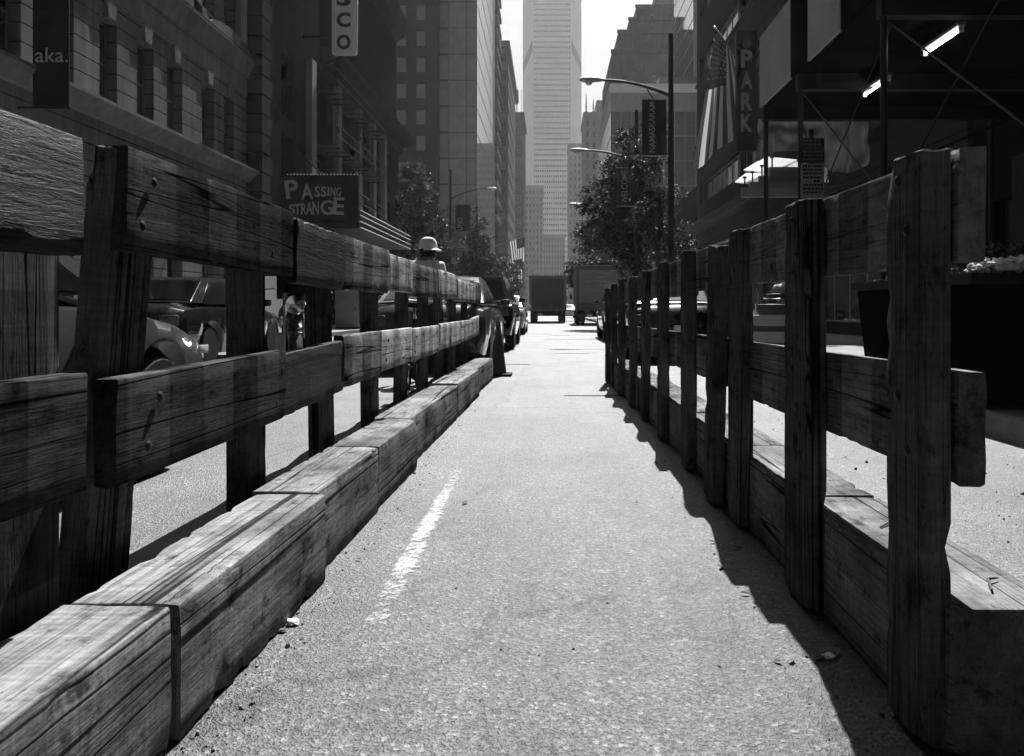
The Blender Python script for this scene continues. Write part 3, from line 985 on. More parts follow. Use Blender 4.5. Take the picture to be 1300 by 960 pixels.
def car(name, label, x, y, paint, kind='sedan', rz=0, cat='car', group=None, W=1.78, roof_light=False):
    root = empty(name, (x, y, 0), rz, label, cat, group)
    hw = W / 2
    if kind == 'sedan':
        L, ax = 4.6, 1.36
        # y, top centre, shoulder, half width, underside
        tab = [(-2.3, .62, .58, hw * .82, .36), (-2.24, .86, .80, hw * .90, .27), (-2.1, .97, .90, hw * .95, .22), (-1.5, 1.02, .93, hw, .2), (0, 1.0, .92, hw, .18), (.95, .99, .90, hw, .18),
               (1.5, .92, .83, hw * .99, .2), (1.95, .80, .73, hw * .94, .22), (2.2, .66, .60, hw * .84, .24), (2.3, .50, .48, hw * .72, .32)]
        cab = [(1.15, .965), (.35, 1.36), (.0, 1.41), (-.5, 1.425), (-1.0, 1.38), (-1.72, 1.0)]
        belt, roofz = .95, 1.42
        side = [[(.88, .985), (.30, 1.33), (-.28, 1.365), (-.28, .985)], [(-.36, .985), (-.36, 1.365), (-.98, 1.33), (-1.45, 1.02), (-1.42, .985)]]
    else:
        L, ax = 4.75, 1.42
        tab = [(-2.37, .66, .62, hw * .90, .42), (-2.33, 1.0, .95, hw * .95, .34), (-2.2, 1.08, 1.02, hw * .98, .3), (-1.0, 1.1, 1.04, hw, .27), (.9, 1.1, 1.03, hw, .27),
               (1.6, 1.04, .96, hw * .99, .28), (2.1, .93, .86, hw * .95, .3), (2.3, .75, .7, hw * .9, .33), (2.37, .6, .56, hw * .82, .4)]
        cab = [(1.25, 1.08), (.55, 1.56), (.2, 1.64), (-.8, 1.68), (-1.8, 1.63), (-2.24, 1.08)]
        belt, roofz = 1.07, 1.67
        side = [[(1.0, 1.11), (.5, 1.53), (-.22, 1.57), (-.22, 1.11)], [(-.3, 1.11), (-.3, 1.57), (-1.15, 1.57), (-1.15, 1.11)], [(-1.23, 1.11), (-1.23, 1.57), (-1.74, 1.55), (-2.08, 1.14)]]
    wr = .33 if kind == 'sedan' else .37
    n = 84
    vs, fs, sec = [], [], 15
    for i in range(n + 1):
        yy = -L / 2 + L * i / n
        zt, zs, h_, zb = lerp_list(tab, yy)
        arch = 0
        for s in (-1, 1):
            d = abs(yy - s * ax)
            if d < wr + .06:
                arch = max(arch, wr + math.sqrt(max(0, (wr + .06) ** 2 - d * d)))
        half = [(0, zb), (h_ * .72, max(zb, 0)), (h_ * .95, max(zb + .03, arch)), (h_, max(zb + (zs - zb) * .45, arch + .02)), (h_ * 1.0, max(zs - .14, arch + .03)), (h_ * .955, zs - .01), (h_ * .62, zs + (zt - zs) * .82), (0, zt)]
        ring = [half[0]] + half[1:-1] + [half[-1]] + [(-a, b_) for a, b_ in reversed(half[1:-1])]
        sec = len(ring)
        vs += [(a, yy, b_) for a, b_ in ring]
    for i in range(n):
        for k in range(sec):
            k2 = (k + 1) % sec
            fs.append((i * sec + k, i * sec + k2, (i + 1) * sec + k2, (i + 1) * sec + k))
    fs += [tuple(range(sec)), tuple(range((n + 1) * sec - 1, n * sec - 1, -1))]
    body = MB().add(vs, fs).build('body', paint, root, sharp=50)

    def hx(z):
        f = (z - belt) / (roofz - belt)
        return hw * (.90 - .20 * f)
    cb = MB()
    nn = len(cab)
    vv = []
    for (yy, z) in cab:
        x_ = hx(z)
        vv += [(-x_, yy, z), (-x_ * .55, yy, z + .018), (x_ * .55, yy, z + .018), (x_, yy, z)]
    ff = []
    for i in range(nn - 1):
        for k in range(3):
            ff.append((4 * i + k, 4 * i + k + 1, 4 * i + 5 + k, 4 * i + 4 + k))
    ff.append(tuple(4 * i for i in range(nn)))
    ff.append(tuple(4 * i + 3 for i in range(nn - 1, -1, -1)))
    cb.add(vv, ff)
    cb.build('roof', paint, root, sharp=30)
    for s in (-1, 1):
        for poly in side:
            MB().prism(poly, lambda u, v, w: (s * (hx(v) + w), u, v), -.004, .008).build('side_window', M['car_glass'], root)

    def cross(i0, i1, nm, ins=.07):
        (ya, za), (yb, zb_) = cab[i0], cab[i1]
        d = Vector((yb - ya, zb_ - za))
        nrm = Vector((-d.y, d.x)).normalized()
        if nrm.y < 0:
            nrm = -nrm
        P_ = []
        for f in (.08, .9):
            yy, z = ya + d.x * f, za + d.y * f
            P_.append((yy + nrm.x * .012, z + nrm.y * .012, hx(z) - ins))
        b_ = MB()
        vs_ = []
        for (yy, z, x_) in P_:
            vs_ += [(-x_, yy, z), (-x_ * .55, yy, z + .018), (x_ * .55, yy, z + .018), (x_, yy, z)]
        vs_ += [(a, q - nrm.x * .02, c - nrm.y * .02) for a, q, c in vs_]
        b_.add(vs_, [(0, 1, 5, 4), (1, 2, 6, 5), (2, 3, 7, 6), (8, 12, 13, 9), (9, 13, 14, 10), (10, 14, 15, 11), (0, 8, 9, 1), (1, 9, 10, 2), (2, 10, 11, 3), (4, 5, 13, 12), (5, 6, 14, 13), (6, 7, 15, 14), (0, 4, 12, 8), (3, 11, 15, 7)])
        b_.build(nm, M['car_glass'], root)
    cross(0, 1, 'windscreen')
    cross(nn - 1, nn - 2, 'rear_window')
    for s in (-1, 1):
        for yy in (-ax, ax):
            wheel(root, (s * (hw - .12), yy, wr), wr, .21)
        zf = .60 if kind == 'sedan' else .78
        bevel_box('headlight', (.34, .16, .12), M['lens_clear'], root, (s * hw * .62, L / 2 - .13, zf - .02), (R(-12), 0, R(-16 * s)), .03)
        bevel_box('taillight', (.26, .12, .16 if kind == 'sedan' else .3), M['lens_red'], root, (s * hw * .74, -L / 2 + .06, .74 if kind == 'sedan' else .9), (0, 0, R(8 * s)), .03)
        bevel_box('mirror', (.16, .09, .12), paint, root, (s * (hw + .06), cab[0][0] - .32, belt + .07), bev=.03)
        bevel_box('door_handle', (.02, .15, .025), M['chrome'] if kind == 'sedan' else paint, root, (s * (hw + .004), -.12, belt - .14), bev=.006)
        bevel_box('side_marker', (.014, .12, .05), M['lens_clear'], root, (s * (hw * .988), ax + .50, .66 if kind == 'sedan' else .8), bev=.005)
    bevel_box('bumper', (W * .80, .12, .16), paint, root, (0, -L / 2 + .01, .42 if kind == 'sedan' else .52), bev=.03)
    bevel_box('bumper', (W * .76, .12, .14), paint, root, (0, L / 2 - .03, .38 if kind == 'sedan' else .48), bev=.03)
    bevel_box('number_plate', (.31, .014, .155), M['white'], root, (0, -L / 2 - .062 + (.02), .56 if kind == 'sedan' else .72), bev=.004)
    ub = MB().box(-hw * .68, hw * .68, -L / 2 + .35, L / 2 - .35, .20, .6).build('underbody', M['metal_black'], root)
    if roof_light:
        bevel_box('roof_light', (.5, .16, .13), M['white'], root, (0, -.35, 1.425 + .07), bev=.03)
    return root


car('parked_car', 'grey sedan in the lane behind the near left fence, seen from its side', -3.0, 2.95, M['paint_grey'])
car('parked_car', 'glossy black sedan parked by the far left kerb behind the grey car', -6.15, 13.6, M['paint_black'])
car('parked_car', 'dark sedan just past the end of the left fence, beside the cone', -1.76, 13.25, M['paint_dark'])
car('parked_car', 'tall dark sport utility car parked ahead of the dark sedan on the left', -1.72, 19.3, M['paint_black'], 'suv', W=1.85)
car('parked_car', 'pale taxi with a roof light at the end of the left row of cars', -1.78, 29.6, M['paint_yellow'], roof_light=True, cat='taxi')
car('parked_car', 'black sport utility car behind the far end of the right fence', 2.42, 24.0, M['paint_black'], 'suv', W=1.85)
car('parked_car', 'black sedan by the right kerb, hidden behind the far posts', 2.2, 15.4, M['paint_black'])
car('parked_car', 'small white sedan far ahead between the two trucks', 1.75, 84, M['paint_white'])
car('parked_car', 'dark sedan far ahead to the left of the left truck', -5.9, 66, M['paint_dark'])
car('parked_car', 'dark sedan by the left kerb, well beyond the sign board', -6.1, 41, M['paint_black'])


def box_truck(label, x, y, W, zt, paint, z0=.85, L=6.2, roll=True):
    root = empty('box_truck', (x, y, 0), 0, label, 'truck', 'trucks on the street ahead')
    hw = W / 2
    b_ = MB().box(-hw, hw, .06, L, z0, zt)
    b_.build('cargo_box', paint, root)
    fr = MB()
    for (x0, x1, za, zb) in ((-hw - .02, -hw + .13, z0 - .05, zt + .02), (hw - .13, hw + .02, z0 - .05, zt + .02)):
        fr.box(x0, x1, -.02, .09, za, zb)
    fr.box(-hw + .13, hw - .13, -.02, .09, zt - .16, zt + .02)
    fr.box(-hw + .13, hw - .13, -.02, .09, z0 - .05, z0 + .08)
    fr.build('rear_frame', M['truck_pale'] if paint is M['truck_grey'] else M['truck_grey'], root)
    tr = MB().box(-hw - .03, hw + .03, -.04, .1, zt + .022, zt + .075).build('roof_trim', M['metal_grey'], root)
    dd = MB()
    k = 7
    for i in range(k):
        za = z0 + .085 + (zt - .17 - z0 - .085) * i / k
        zb = z0 + .085 + (zt - .17 - z0 - .085) * (i + 1) / k
        dd.box(-hw + .14, hw - .14, .02, .058, za + .008, zb - .008)
    dd.build('rear_door', paint, root)
    bevel_box('door_handle', (.2, .03, .06), M['metal_grey'], root, (.2, .0, z0 + .25), bev=.006)
    bevel_box('bumper', (W * .96, .14, .16), M['metal_dark'], root, (0, -.06, .55), bev=.02)
    bevel_box('number_plate', (.31, .014, .155), M['white'], root, (-.5, -.14, .56), bev=.004)
    MB().box(-.5, -.4, .0, L + 1.4, .6, .82).box(.4, .5, 0, L + 1.4, .6, .82).box(-.4, .4, .2, .3, .6, .82).build('chassis', M['metal_black'], root)
    for s in (-1, 1):
        for dx in (0, .25):
            wheel(root, (s * (hw - .14 - dx), 1.5, .43), .43, .22)
        wheel(root, (s * (hw - .2), L + .9, .43), .43, .24)
        bevel_box('taillight', (.14, .05, .12), M['lens_red'], root, (s * (hw - .12), -.035, z0 - .12), bev=.015)
        bevel_box('mudflap', (.5, .02, .5), M['rubber'], root, (s * (hw - .28), .98, .42), bev=.005)
    cp = [(L + .12, .55), (L + .12, 2.25), (L + .9, 2.25), (L + 1.35, 1.45), (L + 2.0, 1.25), (L + 2.15, .5)]
    MB().prism(cp, lambda u, v, w: (w, u, v), -hw + .15, hw - .15).build('cab', paint, root)
    for s in (-1, 1):
        bevel_box('mirror', (.16, .08, .38), M['metal_dark'], root, (s * (hw + .14), L + 1.1, 1.75), bev=.02)
        MB().tube([(s * (hw - .16), L + 1.1, 1.7), (s * (hw + .1), L + 1.1, 1.75)], .015, 6).build('mirror_arm', M['metal_black'], root)
    return root


box_truck('grey box truck with roll-up rear door, left of the two on the road ahead', -.18, 52, 2.42, 3.07, M['truck_grey'])
box_truck('taller pale-backed box truck, right of the two on the road ahead', 2.72, 45, 2.46, 3.36, M['truck_pale'], z0=1.2)
box_truck('far box truck glimpsed behind the left one', -1.0, 120, 2.4, 3.0, M['truck_pale'])


# motorcycle parked in the lane, front towards +Y
def motorcycle(loc, rz):
    root = empty('motorcycle', loc, rz, 'chrome-trimmed motorcycle standing beyond the left fence', 'motorcycle')
    for yy in (-.72, .72):
        tw = MB()
        k = 28
        rr, tr = .29, .055
        vs, fs = [], []
        for i in range(k):
            a = 2 * math.pi * i / k
            for j in range(8):
                q = 2 * math.pi * j / 8
                rad = rr + tr * math.cos(q)
                vs.append((tr * math.sin(q), yy + rad * math.cos(a), rr + tr + rad * math.sin(a)))
        for i in range(k):
            for j in range(8):
                fs.append((i * 8 + j, i * 8 + (j + 1) % 8, ((i + 1) % k) * 8 + (j + 1) % 8, ((i + 1) % k) * 8 + j))
        tw.add(vs, fs)
        tyre = tw.build('wheel', M['rubber'], root)
        sp = MB()
        for i in range(10):
            a = 2 * math.pi * i / 10
            sp.tube([(0, yy, .345), (0, yy + .24 * math.cos(a), .345 + .24 * math.sin(a))], .008, 5)
        sp.lathe([(.05, -.05), (.05, .05)], (0, yy, .345), 12, 'x')
        sp.build('rim', M['chrome'], tyre)
    for s in (-1, 1):
        MB().tube([(s * .09, .74, .345), (s * .09, .42, 1.02)], [.028, .022], 8).build('fork', M['chrome'], root)
        MB().tube([(s * .14, -.72, .40), (s * .15, -.05, .34), (s * .1, .1, .42)], [.045, .04, .03], 8).build('exhaust', M['chrome'], root)
        MB().tube([(0, .4, 1.03), (s * .2, .36, 1.10), (s * .37, .22, 1.08)], .014, 8).build('handlebar', M['chrome'], root)
        MB().tube([(s * .29, .30, 1.09), (s * .34, .32, 1.26)], .007, 6).build('mirror_stem', M['chrome'], root)
        bevel_box('mirror', (.12, .03, .08), M['chrome'], root, (s * .36, .33, 1.28), bev=.012)
    MB().lathe([(.01, -.1), (.09, -.07), (.1, 0), (.09, .02), (.01, .03)], (0, .58, .95), 16, 'y').build('headlamp', M['chrome'], root)
    MB().lathe([(.01, -.3), (.10, -.26), (.15, -.05), (.14, .15), (.08, .28), (.01, .3)], (0, .12, .84), 16, 'y').build('fuel_tank', M['paint_black'], root)
    bevel_box('seat', (.26, .62, .12), M['rubber'], root, (0, -.42, .80), (R(4), 0, 0), .05, 3)
    bevel_box('engine', (.34, .42, .36), M['metal_grey'], root, (0, .05, .48), bev=.05, segs=3)
    MB().prism([(-1.02, .48), (-.9, .68), (-.72, .74), (-.5, .7), (-.48, .66), (-.7, .70), (-.88, .64), (-.98, .48)], lambda u, v, w: (w, u, v), -.08, .08).build('fender', M['paint_black'], root)
    MB().tube([(0, .42, 1.0), (0, .2, .7), (0, -.3, .66), (0, -.72, .345)], .03, 8).build('frame', M['metal_black'], root)
    MB().prism([(.5, 1.0), (.62, 1.06), (.50, 1.34), (.46, 1.34)], lambda u, v, w: (w, u, v), -.17, .17).build('windshield', M['glass_dark'], root)
    return root


motorcycle((-2.68, 8.2, 0), R(200))


def bicycle(loc, rz, lean):
    root = empty('bicycle', loc, rz, 'bicycle leaning behind the left fence near the man in the cap', 'bicycle')
    root.rotation_euler = (0, R(lean), rz)
    for yy in (-.52, .52):
        vs, fs = [], []
        k = 36
        for i in range(k):
            a = 2 * math.pi * i / k
            for j in range(6):
                q = 2 * math.pi * j / 6
                rad = .325 + .016 * math.cos(q)
                vs.append((.016 * math.sin(q), yy + rad * math.cos(a), .341 + rad * math.sin(a)))
        for i in range(k):
            for j in range(6):
                fs.append((i * 6 + j, i * 6 + (j + 1) % 6, ((i + 1) % k) * 6 + (j + 1) % 6, ((i + 1) % k) * 6 + j))
        wv = MB().add(vs, fs).build('wheel', M['rubber'], root)
        sp = MB()
        for i in range(16):
            a = 2 * math.pi * i / 16
            sp.tube([(.015 * (-1) ** i, yy, .341), (0, yy + .312 * math.cos(a), .341 + .312 * math.sin(a))], .0022, 4)
        sp.lathe([(.022, -.035), (.022, .035)], (0, yy, .341), 10, 'x')
        sp.build('spokes', M['chrome'], wv)
    fr = MB()
    P_ = {'bb': (0, -.08, .29), 'st': (0, -.22, .80), 'ht': (0, .36, .84), 'hb': (0, .40, .70), 'ra': (0, -.52, .341), 'fa': (0, .52, .341)}
    for a, b_ in (('bb', 'st'), ('st', 'ht'), ('hb', 'bb'), ('ht', 'hb'), ('hb', 'fa'), ('ra', 'bb'), ('ra', 'st')):
        fr.tube([P_[a], P_[b_]], .016, 8)
    fr.build('frame', M['metal_dark'], root)
    MB().tube([(0, -.22, .80), (0, -.245, .93)], .013, 8).build('seat_post', M['chrome'], root)
    bevel_box('saddle', (.15, .27, .06), M['rubber'], root, (0, -.25, .95), bev=.028, segs=3)
    MB().tube([(0, .355, .84), (0, .34, .98)], .013, 8).tube([(-.28, .27, 1.0), (-.1, .36, .99), (.1, .36, .99), (.28, .27, 1.0)], .012, 8).build('handlebar', M['chrome'], root)
    MB().lathe([(.1, -.004), (.1, .004)], (.05, -.08, .29), 20, 'x').build('chainring', M['metal_grey'], root)
    for s in (-1, 1):
        MB().tube([(s * .05, -.08, .29), (s * .08, -.08 + s * .1, .29 - s * .13), (s * .16, -.08 + s * .1, .29 - s * .13)], .009, 6).build('crank', M['metal_grey'], root)


bicycle((-1.47, 8.35, 0), R(2), 4)


# ------------------------------------------------------------------ the man in the white cap
def person(loc, rz):
    root = empty('person', loc, rz, 'person in white brimmed cap and pale shirt walking behind the left fence', 'person')
    J, E, Rd = [], [], []

    def j(p, r, link_=None):
        J.append(Vector(p))
        Rd.append(r)
        if link_ is not None:
            E.append((link_, len(J) - 1))
        return len(J) - 1
    pel = j((0, 0, .93), (.155, .115))
    wai = j((0, -.01, 1.08), (.145, .105), pel)
    che = j((0, -.03, 1.28), (.18, .125), wai)
    shb = j((0, -.01, 1.45), (.16, .10), che)
    nk = j((0, .05, 1.535), (.058, .06), shb)
    hd0 = j((0, .08, 1.585), (.07, .085), nk)
    hd1 = j((.0, .085, 1.66), (.082, .10), hd0)
    hd2 = j((.0, .08, 1.73), (.06, .075), hd1)
    for s in (-1, 1):
        sh = j((s * .19, -.005, 1.445), (.072, .072), shb)
        el = j((s * .25, -.05 + s * .06, 1.13), (.048, .048), sh)
        wr_ = j((s * .245, .06 + s * .12, .90), (.03, .035), el)
        pm = j((s * .24, .085 + s * .13, .83), (.022, .042), wr_)
        for q in range(4):
            base = Vector((s * (.24 - .004 * q), .052 + s * .13 + q * .022, .79))
            f1 = j(base, (.0095, .0095), pm)
            ln = (.036, .042, .039, .03)[3 - q]
            f2 = j(base + Vector((-s * .004, .004, -ln)), (.0088, .0088), f1)
            j(base + Vector((-s * .018, .006, -ln * 1.75)), (.0075, .0075), f2)
        t1 = j((s * .225, .125 + s * .13, .83), (.011, .011), pm)
        j((s * .215, .145 + s * .13, .79), (.009, .009), t1)
        hp_ = j((s * .09, .0, .88), (.095, .1), pel)
        kn = j((s * .10, .05 + s * .13, .50), (.062, .066), hp_)
        an = j((s * .10, -.03 + s * .2, .10), (.042, .048), kn)
        j((s * .11, .09 + s * .2, .05), (.042, .035), an)
        j((s * .115, .17 + s * .2, .042), (.036, .026), len(J) - 1)
    me = bpy.data.meshes.new('body')
    me.from_pydata(J, E, [])
    o = bpy.data.objects.new('body', me)
    col.objects.link(o)
    sk = o.modifiers.new('skin', 'SKIN')
    sk.use_smooth_shade = True
    for i, r_ in enumerate(Rd):
        me.skin_vertices[0].data[i].radius = r_
    me.skin_vertices[0].data[0].use_root = True
    ss = o.modifiers.new('sub', 'SUBSURF')
    ss.levels = ss.render_levels = 2
    bpy.context.view_layer.update()
    m2 = bpy.data.meshes.new_from_object(o.evaluated_get(bpy.context.evaluated_depsgraph_get()))
    bpy.data.objects.remove(o)
    m2.materials.clear()
    for k in ('skin', 'shirt', 'trousers', 'rubber'):
        m2.materials.append(M[k])
    for p in m2.polygons:
        c = p.center
        ax_ = abs(c.x)
        if c.z < .11:
            p.material_index = 3
        elif c.z < .98 and ax_ < .2:
            p.material_index = 2
        elif c.z < 1.515 and (ax_ < .19 or c.z > 1.2):
            p.material_index = 1
        p.use_smooth = True
    m2.name = 'body'
    link('body', m2, root)
    b_ = MB().lathe([(.116, 1.665), (.118, 1.70), (.112, 1.75), (.085, 1.795), (.04, 1.815), (.005, 1.818)], (0, .08, 0), 22)
    b_.build('cap', M['cap'], root)
    br = MB()
    vs, fs = [], []
    for i in range(25):
        a = R(-75 + 150 * i / 24)
        r2 = .118 + .075 * math.cos(a * 1.15)
        d = Vector((math.cos(R(-25) + a), math.sin(R(-25) + a), 0))
        p0, p1 = d * .112, d * r2
        for (pp, z) in ((p0, 1.68), (p1, 1.645), (p1, 1.639), (p0, 1.672)):
            vs.append((pp.x, pp.y + .08, z))
    for i in range(24):
        for k in range(4):
            fs.append((4 * i + k, 4 * i + (k + 1) % 4, 4 * i + 4 + (k + 1) % 4, 4 * i + 4 + k))
    br.add(vs, fs).build('cap_brim', M['cap'], root)
    MB().lathe([(.05, 1.555), (.092, 1.58), (.104, 1.62), (.108, 1.664)], (0, .068, 0), 20).build('hair', M['hair'], root)
    for s in (-1, 1):
        bevel_box('ear', (.018, .04, .06), M['skin'], root, (s * .098, .10, 1.61), (0, 0, R(15 * s)), .008)
        MB().lathe([(.001, -.012), (.011, -.004), (.011, .004), (.001, .012)], (s * .032, .178, 1.64), 10, 'y').build('eye', M['hair'], root)
        MB().tube([(s * .05, -.14, 1.04), (s * .075, -.165, 1.28), (s * .11, -.118, 1.46), (s * .115, -.0, 1.545)], .014, 6).build('strap', M['white'], root)
    MB().lathe([(.004, 0), (.014, .012), (.018, .05)], (0, .185, 1.585), 8).build('nose', M['skin'], root)
    MB().tube([(-.028, .168, 1.565), (0, .178, 1.563), (.028, .168, 1.565)], .005, 6).build('mouth', M['hair'], root)


person((at(541, 9.9), 9.9, 0), R(-8))


# ------------------------------------------------------------------ buildings
WIN = {}


def window_mesh(w_, h_, style):
    k = (round(w_, 3), round(h_, 3), style)
    if k in WIN:
        return WIN[k]
    b_ = MB()
    f = .06 if style not in ('thin', 'mirror') else .03
    g = 1
    for (x0, x1, z0, z1) in ((0, f, 0, h_), (w_ - f, w_, 0, h_), (f, w_ - f, 0, f), (f, w_ - f, h_ - f, h_)):
        b_.box(x0, x1, -.035, .035, z0, z1)
    if style == 'sash':
        b_.box(f, w_ - f, -.03, .03, h_ * .5 - .03, h_ * .5 + .03)
    elif style == 'cross':
        b_.box(f, w_ - f, -.03, .03, h_ * .62 - .03, h_ * .62 + .03)
        b_.box(w_ / 2 - .025, w_ / 2 + .025, -.028, .028, f, h_ - f)
    elif style in ('ribbon', 'thin', 'mirror'):
        n_ = max(1, round(w_ / (1.3 if style == 'ribbon' else 1.1)))
        for i in range(1, n_):
            b_.box(w_ * i / n_ - .03, w_ * i / n_ + .03, -.03, .03, f, h_ - f)
    b_.box(f * .5, w_ - f * .5, -.008, .008, f * .5, h_ - f * .5, 2 if style == 'mirror' else 1)
    WIN[k] = b_
    return b_


class Building:
    def __init__(s, name, label, loc, cat='building', group=None):
        s.root = empty(name, loc, 0, label, cat, group)
        s.o = Vector(loc)
        s.wall = MB()
        s.open = []

    def grid(s, org, u, wd, z0, z1, ucols, zrows, depth, n_, style='sash', m=0):
        """wall plane with real openings; org: corner, u: unit along the wall, n_: outward normal"""
        org, u, n_ = Vector(org), Vector(u), Vector(n_)
        us = sorted(set([0, wd] + [round(a, 4) for c in ucols for a in c]))
        zs = sorted(set([z0, z1] + [round(a, 4) for c in zrows for a in c]))
        P_ = lambda a, z, d=0: org + u * a + Vector((0, 0, z)) - n_ * d - s.o
        cu = set((round(a, 4), round(b_, 4)) for a, b_ in ucols)
        cz = set((round(a, 4), round(b_, 4)) for a, b_ in zrows)
        for i in range(len(us) - 1):
            for k in range(len(zs) - 1):
                a, b_, c, d = us[i], us[i + 1], zs[k], zs[k + 1]
                if (a, b_) in cu and (c, d) in cz:
                    for q in ((P_(a, c), P_(b_, c), P_(b_, c, depth), P_(a, c, depth)), (P_(a, d), P_(b_, d), P_(b_, d, depth), P_(a, d, depth)),
                              (P_(a, c), P_(a, d), P_(a, d, depth), P_(a, c, depth)), (P_(b_, c), P_(b_, d), P_(b_, d, depth), P_(b_, c, depth))):
                        s.wall.quad(*q, m)
                    s.open.append((P_(a, c, depth - .03), u.copy(), b_ - a, d - c, style))
                else:
                    s.wall.quad(P_(a, c), P_(b_, c), P_(b_, d), P_(a, d), m)
        return s

    def shell(s, x0, x1, y0, y1, z0, z1, skip='', m=0):
        o = s.o
        x0, x1, y0, y1, z0, z1 = x0 - o.x, x1 - o.x, y0 - o.y, y1 - o.y, z0 - o.z, z1 - o.z
        c = {'w': ((x0, y0), (x0, y1)), 'e': ((x1, y0), (x1, y1)), 's': ((x0, y0), (x1, y0)), 'n': ((x0, y1), (x1, y1))}
        for k, (a, b_) in c.items():
            if k not in skip:
                s.wall.quad((*a, z0), (*b_, z0), (*b_, z1), (*a, z1), m)
        if 't' not in skip:
            s.wall.quad((x0, y0, z1), (x1, y0, z1), (x1, y1, z1), (x0, y1, z1), m)
        return s

    def strip(s, name, prof, wallx, sgn, y0, y1, mat):
        """moulding along Y on a wall at wallx facing sgn: prof = (outward, z)"""
        b_ = MB().prism(prof, lambda d, z, y: (wallx + sgn * d - s.o.x, y - s.o.y, z - s.o.z), y0, y1)
        return b_.build(name, mat, s.root)

    def done(s, wall_mats, frame='frame', pane='glass_dark', cap=96, wname='window'):
        s.wall.build('wall', wall_mats, s.root, sharp=20, fix=False)
        cam_ = Vector((0, 0, H)) - s.o
        s.open.sort(key=lambda q: -(q[2] * q[3]) / ((q[0] - cam_).length ** 2))
        rest = MB()
        cache = {}
        for i, (p, u, w_, h_, st) in enumerate(s.open):
            b_ = window_mesh(w_, h_, st)
            if i < cap:
                k = id(b_)
                if k not in cache:
                    cache[k] = b_.mesh(wname, [M[frame], M[pane], M['sky_mirror']])
                o = link(wname, cache[k], s.root, p)
                o.rotation_euler = (0, 0, math.atan2(u.y, u.x))
            else:
                ca, sa = u.x, u.y
                base = len(rest.v)
                rest.v += [(p.x + x * ca - y * sa, p.y + x * sa + y * ca, p.z + z) for x, y, z in b_.v]
                rest.f += [tuple(base + q for q in f) for f in b_.f]
                rest.mi += b_.mi
        if rest.v:
            o = rest.build(wname, [M[frame], M[pane], M['sky_mirror']], s.root)
            o['kind'] = 'stuff'
        return s.root


def cols(a, b_, n_, frac):
    st = (b_ - a) / n_
    return [(a + st * (i + .5 - frac / 2), a + st * (i + .5 + frac / 2)) for i in range(n_)]


# 1 --- limestone hotel on the left
LX = -11.5
B = Building('limestone_hotel', 'grey limestone hotel with grooved courses and deep-set tall windows, on the left', (LX - 6, 2, 0))
y0, y1 = -28.0, 29.75
wy = [(27.72, 28.6), (25.98, 26.9), (23.62, 24.6), (21.9, 22.82), (20.08, 20.9)]
while wy[-1][0] - 1.9 > y0 + 1:
    wy.append((wy[-1][0] - 1.9, wy[-1][1] - 1.9))
uc = [(a - y0, b_ - y0) for a, b_ in wy]
B.grid((LX, y0, 0), (0, 1, 0), y1 - y0, 0, 48, uc, [(1.0, 4.3), (6.24, 8.45), (10.95, 13.7), (15.2, 17.6), (19, 21.2), (25.6, 28), (29.4, 31.8), (33.2, 35.6), (37, 39.4), (41, 43.4)], .34, (1, 0, 0), 'sash')
B.shell(LX - 12, LX, y0, y1, 0, 48, skip='e')
B.strip('ledge', [(0, 5.72), (.12, 5.75), (.2, 5.9), (.36, 6.0), (.42, 6.08), (.42, 6.16), (0, 6.22)], LX, 1, y0, y1 + .3, M['stone_plain'])
B.strip('frieze', [(0, 8.95), (.05, 8.97), (.05, 9.55), (0, 9.57)], LX, 1, y0, y1, M['stone_plain'])
B.strip('cornice', [(0, 9.62), (.06, 9.66), (.09, 9.86), (.18, 10.02), (.24, 10.12), (.27, 10.32), (.23, 10.36), (0, 10.44)], LX, 1, y0, y1 + .45, M['stone_plain'])
B.strip('cornice', [(0, 23.4), (.3, 23.5), (.7, 24.0), (.75, 24.3), (0, 24.35)], LX, 1, y0, y1 + .45, M['stone_plain'])
for (a, b_) in wy[:8]:
    c = (a + b_) / 2
    k = MB().box(LX - B.o.x + .002, LX - B.o.x + .10, a - .14 - B.o.y, a - .005 - B.o.y, 6.225, 8.50)
    MB().prism([(-.16, 8.46), (.16, 8.46), (.24, 8.94), (-.24, 8.94)], lambda u, v, w: (LX - B.o.x + w, c + u - B.o.y, v), .002, .1).build('keystone', M['stone_plain'], B.root)
for yy in (29.0, 25.2, 22.9, 19.3, 15.4):
    MB().box(LX - B.o.x + .003, LX - B.o.x + .22, yy - .3 - B.o.y, yy + .3 - B.o.y, 10.45, 18.2).build('pilaster', M['stone_plain'], B.root)
# scrolled crest standing on the cornice
pts = []
for i in range(25):
    f = i / 24
    pts.append((22.5 + 7.2 * f, 10.46 + .36 * abs(math.sin(f * math.pi * 2)) ** .6))
poly = pts + [(29.7, 10.43), (22.5, 10.43)]
MB().prism(poly, lambda u, v, w: (LX - B.o.x + w, u - B.o.y, v), .10, .22).build('scroll_crest', M['stone_plain'], B.root)
B.done(M['stone'], frame='letter_dim')

bn = empty('hanging_banner', (-11.0, 17.0, 7.5), 0, 'black vertical banner with small white word aka on the limestone hotel', 'banner')
MB().box(at(42, 17) + 11.0, at(88, 17) + 11.0, -.012, .012, up(135, 17) - 7.5, 10.4 - 7.5).build('cloth', M['black'], bn)
text_obj('lettering', 'aka.', .70, .32, M['letter_grey'], bn, (at(66, 17) + 11.0, -.014, up(70, 17) - 7.5), ex=.002)
for z in (up(135, 17) - 7.5 - .03, 10.43 - 7.5):
    MB().tube([(-.55, 0, z), (at(90, 17) + 11, 0, z)], .025, 8).build('rod', M['metal_black'], bn)

